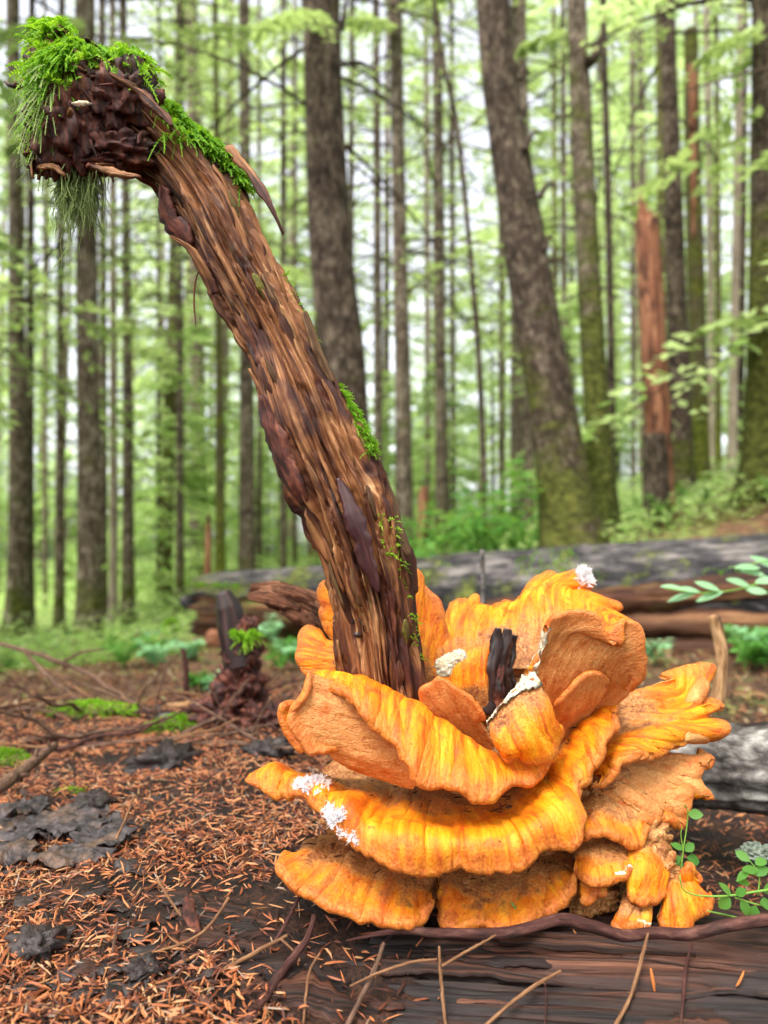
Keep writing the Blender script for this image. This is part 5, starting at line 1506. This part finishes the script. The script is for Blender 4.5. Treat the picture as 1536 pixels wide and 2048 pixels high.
# coarser litter on the low ground beyond the mound
N_ = 16000
yy = 1.5 + 3.2 * rl.random(N_)
xx = rl.uniform(-.6, .6, N_) * (yy + .2)
keep = rl.random(N_) < .6 + .9 * fbm(np.stack([xx * 2, yy * 2, xx * 0], -1), 3)
xx, yy = xx[keep], yy[keep]
V_, F_ = needles_geo(np.column_stack([xx, yy]), ground_z(xx, yy) + rl.uniform(.002, .014, len(xx)), .04, .008, 6)
lit = link('wood_litter', mesh_np('wood_litter', V_, F_, MT['duff'], smooth=False))
tag(lit, 'brown wood crumbs and dead needles on the low ground beyond the mound', 'litter', None, 'stuff')
# dark bark flakes and chips
def flake(c, size, seed, e=(1, 1, .18), amp=.5, tilt=(0, 0)):
    V0, F0, G0 = chunk((0, 0, 0), size, seed, e, amp, 14, 2.2)
    cx, sx = math.cos(tilt[0]), math.sin(tilt[0])
    cz, sz = math.cos(tilt[1]), math.sin(tilt[1])
    V1 = V0 @ np.array([[1, 0, 0], [0, cx, sx], [0, -sx, cx]]) @ np.array([[cz, sz, 0], [-sz, cz, 0], [0, 0, 1]])
    return V1 + np.asarray(c), F0, G0


for k in range(64):
    a, b = rl.uniform(-40, 620), 1480 + 540 * rl.random() ** 1.3
    if a > 430 and b > 1640:
        a = rl.uniform(0, 300)
    dg, pg = ray_ground(a, b)
    an_ = rl.random() * 6.283
    L_ = rl.uniform(.010, .034)
    e_ = np.array([math.cos(an_), math.sin(an_), rl.normal(0, .2)]) * L_ / 2
    V_, F_, G_ = slab([pg - e_ + [0, 0, .003], pg + [0, 0, .005], pg + e_ + [0, 0, .003]], L_ * rl.uniform(.35, .8), .0025, np.array([0, 0, 1]) + rl.normal(0, .25, 3), 200 + k, 18, .35, rl.uniform(-.3, .4), .5)
    solo('bark_flake', V_, F_, MT['dark_chip'], 'dark flake of old bark lying on the needle litter', 'bark flake', 'dark bark flakes on the litter', attrs={'grain': G_})
# the big dark leathery lichen sheet
def lobed_sheet(cx, cy, rx, ry, seed, dz):
    n1, n2 = 110, 26
    th_ = np.linspace(0, 2 * math.pi, n1, endpoint=False)
    ed = 1 + .22 * noise(np.stack([np.cos(th_) * 1.6, np.sin(th_) * 1.6, th_ * 0 + seed], 1)) + .34 * np.abs(noise(np.stack([np.cos(th_) * 3.4, np.sin(th_) * 3.4, th_ * 0 + seed], 1)))
    rr_ = np.linspace(.01, 1, n2) ** .8
    x_ = cx + rx * (np.cos(th_) * ed)[:, None] * rr_[None]
    y_ = cy + ry * (np.sin(th_) * ed)[:, None] * rr_[None]
    q_ = np.stack([x_ * 60, y_ * 60, x_ * 0 + seed], -1)
    z_ = ground_z(x_, y_) * .5 + float(ground_z(cx, cy)) * .5 + .010 + dz + .009 * fbm(q_ * .6, 3) + .0022 * noise(q_ * 2) - .006 * rr_[None] ** 4
    T_ = np.stack([x_, y_, z_], -1)
    T_[..., 2] += (.009 * rr_[None] ** 5 * np.clip(noise(np.stack([np.cos(th_) * 2.6, np.sin(th_) * 2.6, th_ * 0 + seed + 9], 1)) + .25, -.2, 1)[:, None])
    B_ = T_ - np.array([0, 0, .0016])
    V_ = np.concatenate([T_, B_[:, ::-1]], 1)
    return V_.reshape(-1, 3), grid_faces(n1, 2 * n2, True), V_.reshape(-1, 3)


rk = np.random.default_rng(12)
for lab, spots in (('large dark leathery lobed lichen sheet lying on the litter', [(150, 1640, .034), (190, 1670, .034), (110, 1670, .036), (205, 1705, .026), (165, 1720, .03), (120, 1735, .024), (225, 1690, .02), (150, 1680, .03)]), ('smaller dark lobed lichen tucked beside the large lichen sheet', [(20, 1660, .03), (60, 1690, .026), (10, 1720, .028), (45, 1640, .024)])):
    root = thing('leafy_lichen', lab, 'lichen', ray_ground(spots[0][0], spots[0][1])[1])
    for k, (a, b, s_) in enumerate(spots):
        pc = ray_ground(a, b)[1]
        V_, F_, G_ = lobed_sheet(pc[0], pc[1], s_, s_ * .8, rk.uniform(0, 50), .002 * (k % 4))
        part('lobe', root, V_, F_, MT['leafy_lichen'], attrs={'grain': G_})
for k, (a, b, s_, lab) in enumerate([(70, 1900, .022, 'dark pitted bark lump with green algae in the needle litter'), (290, 1950, .017, 'black crumpled bark lump beside the bare log wood'), (275, 2030, .008, 'small black pebble like bark bit in the litter'), (540, 1510, .02, 'black charred lump on the litter near the fungus tip'), (330, 1530, .028, 'black rotten bark heap below the bright moss clump'), (180, 1615, .018, 'flat dark bark piece above the lichen sheet')]):
    dg, pg = ray_ground(a, b)
    V_, F_, G_ = flake(pg + np.array([0, 0, .004]), s_ * (dg / .6), 300 + k, (1, .8, .45), .7, (.1, k))
    solo('bark_lump', V_, F_, MT['dark_chip'], lab, 'bark', attrs={'grain': G_})
# strip of red bark on the exposed wood
v_, f_, g_ = slab([ray_ground(372, 1790)[1] + np.array([0, 0, .006]), ray_ground(380, 1840)[1] + np.array([0, 0, .006]), ray_ground(392, 1880)[1] + np.array([0, 0, .006])], .011, .002, (0, -.3, 1), 7, 20, .5, .2, .5)
solo('bark_strip', v_, f_, MT['burl'], 'short reddish strip of bark lying on the bare log wood', 'bark', attrs={'grain': g_})
# decayed wood slabs breaking through the litter
for k, (pa, pb, w_) in enumerate([((250, 1795), (540, 1850), .03), ((270, 1830), (560, 1890), .035), ((360, 1880), (640, 1920), .03), ((420, 1925), (700, 1975), .035), ((90, 1985), (250, 1930), .02), ((480, 1985), (760, 2030), .035)]):
    A_ = ray_ground(*pa)[1]; B_ = ray_ground(*pb)[1]
    v_, f_, g_ = slab([A_ + np.array([0, 0, .002]), (A_ + B_) / 2 + np.array([0, 0, .006]), B_ + np.array([0, 0, .002])], w_, .012, (0, -.35, 1), 110 + k, 50, .25, .3, .6)
    part('wood_slab', FL, v_, f_, MT['rot_log'], attrs={'grain': g_})
rw = np.random.default_rng(51)
fx_, fy_, fd_ = to_px(flv)
nfl = norm(flv[:360 * 560] - np.repeat(flp[None], 360, 0).reshape(-1, 3))
cand = np.nonzero((fx_[:360 * 560] > 560) & (fx_[:360 * 560] < 1600) & (fy_[:360 * 560] > 1860) & (nfl[:, 1] < .1) & (nfl[:, 2] > .2))[0]
ldir = norm(flp[-1] - flp[0])
for k in range(46):
    i = rw.choice(cand)
    o, nn = flv[i], nfl[i]
    L = rw.uniform(.05, .17)
    v_, f_, g_ = slab([o - ldir * L / 2 - nn * .002, o + nn * .0012 + rw.normal(0, .0015, 3), o + ldir * L / 2 - nn * .001 + rw.normal(0, .002, 3)], rw.uniform(.004, .016), .005, nn, 400 + k, 40, .1, .25, .6, 'tip' if k % 3 else 'both')
    part('wood_slab', FL, v_, f_, MT['rot_log'], attrs={'grain': g_ + rw.uniform(-1, 1, 3)})
# crumbs caught on the fungus
G_ = Geo()
for top_, lim, cnt in ((A_t, 22, 70), (M_t, 20, 24), (N_t, 20, 24)):
    ii = rw.integers(8, top_.shape[0] - 8, cnt); jj = rw.integers(2, lim, cnt)
    pp = top_[ii, jj]
    v_, f_ = needles_geo(pp[:, :2], pp[:, 2] + .0012, .009, .0013, 17, .15)
    G_.add(v_, f_)
v_, f_, _ = G_.get()
cr = link('needle_crumbs', mesh_np('needle_crumbs', v_, f_, MT['crumb'], smooth=False))
tag(cr, 'dark needle crumbs caught on the fungus shelves', 'crumbs', None, 'stuff')
# single needles lying on fungus and log
def one_needle(a, b, d_, ang, L, mat, lab, seed, grp=None):
    o = P(a, b, d_)
    e = RGT * math.cos(ang) + UPV * math.sin(ang)
    v_, f_, g_ = slab([o - e * L / 2, o - FWD * .0008, o + e * L / 2], L * .13, L * .05, -FWD + UPV, seed, 10, .2, .2, .1)
    solo('fallen_needle', v_, f_, mat, lab, 'needle', grp, attrs={'grain': g_})


MT['green_needle'] = island_mat('green_needle', [(0, C(70, 120, 60)), (1, C(90, 140, 70))])
MT['orange_needle'] = island_mat('orange_needle', [(0, C(196, 112, 58)), (1, C(206, 124, 66))])
MT['brown_needle'] = island_mat('brown_needle', [(0, C(70, 34, 22)), (1, C(110, 60, 36))])
one_needle(1306, 1962, min(.505, log_d(1306, 1962) - .002), -1.4, .017, MT['orange_needle'], 'orange needle lying on the wet log beside the jointed twig', 1)
one_needle(1480, 1958, min(.505, log_d(1480, 1958) - .002), 1.1, .012, MT['orange_needle'], 'short orange needle lying alone on the log grain', 2)
one_needle(864, 1668, .548, .1, .011, MT['green_needle'], 'green needle lying on the broad yellow shelf', 3)
one_needle(1031, 1816, .562, -1.0, .012, MT['green_needle'], 'green needle lying on the tan lowest shelf', 4)
# ---------------------------------------------------------------- moss clumps, plants
def clump(a, b, s_, lab, seed, e=(1, .8, .5), mat='moss'):
    dg, pg = ray_ground(a, b)
    V_, F_, G_ = chunk(pg + np.array([0, 0, s_ * .1]), s_, seed, e, .4, 18)
    root = thing('moss_clump', lab, 'moss', pg)
    part('cushion', root, V_, F_, MT['bark_moss'], attrs={'grain': G_})
    i = np.nonzero(V_[:, 2] > pg[2])[0]
    v_, f_ = fronds(V_[i], norm(V_[i] - pg), 420, s_ * .35, seed, leaf=s_ * .1, step=s_ * .07)
    part('fronds', root, v_, f_, MT[mat], smooth=False)


clump(360, 1462, .045, 'bright green moss clump by the foot of the root stub', 1, (1.1, .6, .35))
clump(180, 1428, .05, 'long low yellow green moss cushion among the brush', 2, (1.6, .6, .25))
clump(10, 1530, .03, 'small moss tuft by the thick grey twig', 3, (1, .8, .5))
clump(140, 1587, .012, 'tiny green moss sprig on the litter', 4, (1.4, .7, .4))
clump(350, 1310, .10, 'mossy hump behind the reddish stick', 5, (1.5, .8, .3))


def leaf_geo(o, d_, nrm_, L, Wd, fold=.15, n=7):
    d_ = norm(np.asarray(d_, float)); s_ = norm(np.cross(d_, nrm_)); nn = np.cross(s_, d_)
    q = np.linspace(0, 1, n)
    w_ = Wd * np.sin(np.pi * np.clip(q * .97 + .015, 0, 1)) ** .75 / 2
    mid = o + d_ * (L * q)[:, None] - nn * (L * .12 * q ** 2)[:, None]
    V_ = np.stack([mid - s_ * w_[:, None] + nn * w_[:, None] * fold, mid, mid + s_ * w_[:, None] + nn * w_[:, None] * fold], 0)
    return V_.reshape(-1, 3), grid_faces(3, n)


def sprig(name, label, stems, leaves, cat='plant', stem_mat='green_stem', leaf='herb_leaf', group=None, base=None):
    """stems: list of [(px,py,d)...],width ; leaves: (px,py,d, angle, len_px, wid_px)"""
    pts0 = PA(stems[0][0])
    root = thing(name, label, cat, pts0[0] if base is None else base, group)
    for st_, w_ in stems:
        pl_ = spline(PA(st_), 24)
        d_ = np.mean([q[2] for q in st_])
        v_, f_, g_ = tube(pl_, np.linspace(w_, w_ * .5, 24) * d_ / FPX / 2, 6)
        part('stem', root, v_, f_, MT[stem_mat], attrs={'grain': g_})
    r_ = np.random.default_rng(len(leaves))
    for (a, b, d_, an, L, Wd) in leaves:
        e = RGT * math.cos(an) + UPV * math.sin(an) + FWD * r_.normal(0, .35)
        v_, f_ = leaf_geo(P(a, b, d_), e, norm(-FWD * .7 + UPV * .7 + r_.normal(0, .25, 3)), L * d_ / FPX, Wd * d_ / FPX)
        part('leaf', root, v_, f_, MT[leaf])
    return root


m = M('green_stem', .5, .3)
m.color(C(110, 150, 60))
MT['green_stem'] = m.m
sprig('berry_sprig', 'green berry sprig with small round leaves reaching in over the root', [([(1600, 1860, .56), (1540, 1852, .555), (1460, 1832, .55), (1415, 1822, .548)], 6), ([(1600, 1770, .55), (1520, 1782, .548), (1450, 1792, .545), (1390, 1790, .542), (1364, 1776, .54), (1360, 1750, .54)], 6), ([(1516, 1790, .55), (1518, 1750, .55), (1500, 1722, .552)], 4), ([(1470, 1795, .547), (1500, 1805, .547), (1540, 1815, .547)], 4)],
      [(1500, 1722, .55, 2.6, 30, 18), (1512, 1730, .55, .3, 30, 20), (1516, 1742, .55, 2.9, 34, 18), (1506, 1748, .55, .4, 34, 20), (1500, 1740, .55, -2.6, 34, 17), (1462, 1792, .545, 2.2, 30, 22), (1460, 1796, .545, -2.3, 30, 24), (1482, 1800, .545, -1.2, 28, 24), (1512, 1812, .545, -2.0, 36, 28), (1520, 1806, .545, -.3, 34, 24), (1472, 1790, .545, .9, 24, 18), (1528, 1785, .55, .5, 30, 20), (1500, 1768, .55, 2.9, 26, 16)])
sprig('berry_sprig', 'upright seedling with round leaves below the hanging fungus fingers', [([(1362, 1735, .60), (1368, 1690, .60), (1374, 1650, .60), (1376, 1618, .60)], 4), ([(1366, 1700, .60), (1362, 1670, .60), (1364, 1655, .60)], 3)],
      [(1376, 1628, .60, .2, 28, 20), (1374, 1618, .60, 2.2, 16, 12), (1368, 1700, .60, 2.7, 26, 18), (1370, 1702, .60, .5, 26, 18), (1362, 1715, .60, -2.8, 28, 20), (1374, 1716, .60, -.3, 30, 22), (1366, 1728, .60, -2.6, 26, 16), (1372, 1722, .60, -.9, 24, 16)])
sprig('leafy_sprig', 'pale green leaf sprig arching in front of the fallen log', [([(1640, 1120, 1.3), (1560, 1150, 1.28), (1480, 1178, 1.26), (1400, 1186, 1.25), (1330, 1176, 1.24)], 5), ([(1640, 1130, 1.3), (1560, 1120, 1.3), (1480, 1132, 1.3), (1456, 1136, 1.3)], 4)],
      [(1400, 1184, 1.25, 2.9, 46, 18), (1370, 1180, 1.25, 2.9, 50, 16), (1390, 1188, 1.25, -2.9, 54, 20), (1440, 1182, 1.25, 2.7, 50, 18), (1446, 1184, 1.25, -2.8, 54, 18), (1500, 1172, 1.25, 2.8, 56, 18), (1490, 1178, 1.25, -.1, 40, 16), (1520, 1136, 1.3, 3.0, 70, 20), (1530, 1150, 1.3, 2.9, 56, 18), (1560, 1140, 1.3, 2.6, 60, 20), (1510, 1165, 1.25, .2, 50, 18)], leaf='pale_leaf', base=ray_ground(1640, 1420)[1])
# white lichen chunk
dg, pg = ray_ground(1520, 1715)
V_, F_, G_ = chunk(P(1520, 1708, .62), .015, 9, (1.2, .8, .5), .5, 30, 2.5)
m = M('pale_lichen', .9, .1)
m.color(m.ramp(m.noise(m.n('NewGeometry').outputs['Position'], 300, 4, .6), [(.35, C(60, 68, 58)), (.6, C(116, 124, 112))]))
solo('lichen_chunk', V_, F_, m.m, 'pale greenish white lichen chunk beside the root', 'lichen')


# leafy herbs and ferns on the forest floor
def herb(pg, h, seed, label, group, leaf='herb_leaf', nst=5, L=.05, name='leafy_herb'):
    r_ = np.random.default_rng(seed)
    root = thing(name, label, 'plant', pg, group)
    S_, F_ = Geo(), Geo()
    for k in range(nst):
        az = r_.random() * 6.283
        tip = pg + np.array([math.cos(az) * h * .5, math.sin(az) * h * .5, h * r_.uniform(.6, 1.05)])
        pl_ = spline(np.array([pg, pg + np.array([math.cos(az) * h * .12, math.sin(az) * h * .12, h * .5]), tip]), 10)
        v_, f_, g_ = tube(pl_, np.linspace(.003, .001, 10) * (h / .3), 4)
        S_.add(v_, f_, grain=g_)
        for j in range(3, 10):
            for sg in (-1, 1):
                d_ = norm(np.array([math.cos(az + sg * 1.2), math.sin(az + sg * 1.2), r_.uniform(-.2, .3)]))
                v_, f_ = leaf_geo(pl_[j], d_, norm(np.array([0, -.2, 1]) + r_.normal(0, .25, 3)), L * r_.uniform(.6, 1.2), L * .55, n=5)
                F_.add(v_, f_)
    v_, f_, a_ = S_.get()
    part('stems', root, v_, f_, MT['green_stem'], attrs=a_)
    v_, f_, _ = F_.get()
    part('foliage', root, v_, f_, MT[leaf])
    return root


protos = []
def herb_at(pg, h, k, label, group, leaf='herb_leaf', L=.05):
    herb(np.asarray(pg, float), h, 500 + k, label, group, leaf, 6, L)


rh = np.random.default_rng(31)
for k in range(15):
    x = rh.uniform(.15, 1.15); y = rh.uniform(4.3, 5.6)
    herb_at((x, y, float(ground_z(x, y))), rh.uniform(.35, .75), k, 'bright green leafy shrub between the snag and the leaning trunk behind the log', 'bright shrubs behind the log', L=.075)
for k in range(12):
    x = rh.uniform(1.4, 2.9); y = rh.uniform(4.3, 6.0)
    herb_at((x, y, float(ground_z(x, y))), rh.uniform(.12, .26), 40 + k, 'low green herb on the slope by the broken snag', 'low herbs on the slope', L=.05)
for k, (a, b, h) in enumerate([(560, 1345, .10), (590, 1340, .09), (600, 1310, .08), (430, 1392, .07), (400, 1385, .06), (1310, 1335, .12), (1490, 1345, .14), (1530, 1340, .12), (230, 1300, .12), (300, 1290, .12), (150, 1290, .1), (470, 1300, .12)]):
    herb_at(ray_ground(a, b)[1], h, 60 + k, 'small pale leaved herb on the low ground in front of the fallen log', 'small herbs on the low ground', 'pale_leaf' if k % 2 else 'herb_leaf', .035)
for k in range(22):
    a = rh.uniform(-20, 620) if k < 16 else rh.uniform(1290, 1536)
    b = rh.uniform(1285, 1350)
    herb_at(ray_ground(a, b)[1], rh.uniform(.07, .16), 90 + k, 'little green fern like herb beyond the litter mound', 'little herbs beyond the mound', 'herb_leaf' if k % 3 else 'pale_leaf', .04)
for k, (lab, pix, w_, mt) in enumerate([('fallen reddish branch lying below the reddish upright stick', [(335, 1412), (400, 1408), (450, 1412)], 14, 'straw'), ('grey fallen branch lying towards the root stub', [(250, 1425), (320, 1432), (400, 1440)], 16, 'lichen_bark'), ('pale curved dead branch on the low ground', [(415, 1400), (430, 1370), (450, 1350)], 9, 'lichen_bark'), ('long grey dead branch lying across the low ground', [(60, 1340), (190, 1352), (330, 1345)], 10, 'twig'), ('short mossy fallen branch beneath the mossy stub', [(290, 1322), (380, 1318), (450, 1330)], 18, 'bark_moss')]):
    q = []
    for a, b in pix:
        dg, pg = ray_ground(a, b)
        q.append((a, b, dg - .012))
    stick('fallen_branch', lab, q, [w_, w_, w_ * .6], mt, 'branch', None, 70 + k, 10, 40, .25, nubs=3)
# far undergrowth as one mass of leaves
ru = np.random.default_rng(41)
n_ = 80000
y_ = 4.2 + 30 * ru.random(n_) ** 1.6
x_ = ru.uniform(-.7, .7, n_) * y_
ok = fbm(np.stack([x_ * .9, y_ * .9, x_ * 0 + 9], -1), 3) > -.12
x_, y_ = x_[ok], y_[ok]
n_ = len(x_)
z_ = ground_z(x_, y_) + ru.random(n_) ** 1.5 * (.12 + .02 * y_)
az = ru.random(n_) * 6.283
d_ = np.stack([np.cos(az), np.sin(az), ru.normal(0, .25, n_)], 1) * (ru.uniform(.02, .05, n_) * (1 + y_ * .07))[:, None]
s_ = norm(np.cross(d_, np.array([0, 0, 1.0]) + ru.normal(0, .3, (n_, 3)))) * np.linalg.norm(d_, axis=1)[:, None] * .3
o_ = np.column_stack([x_, y_, z_])
V_ = np.stack([o_, o_ + d_ * .5 - s_, o_ + d_, o_ + d_ * .5 + s_], 1).reshape(-1, 3)
ug = link('undergrowth', mesh_np('undergrowth', V_, np.arange(n_ * 4).reshape(-1, 4), MT['young_leaf'], smooth=False))
tag(ug, 'light green low undergrowth covering the far forest floor', 'undergrowth', None, 'stuff')
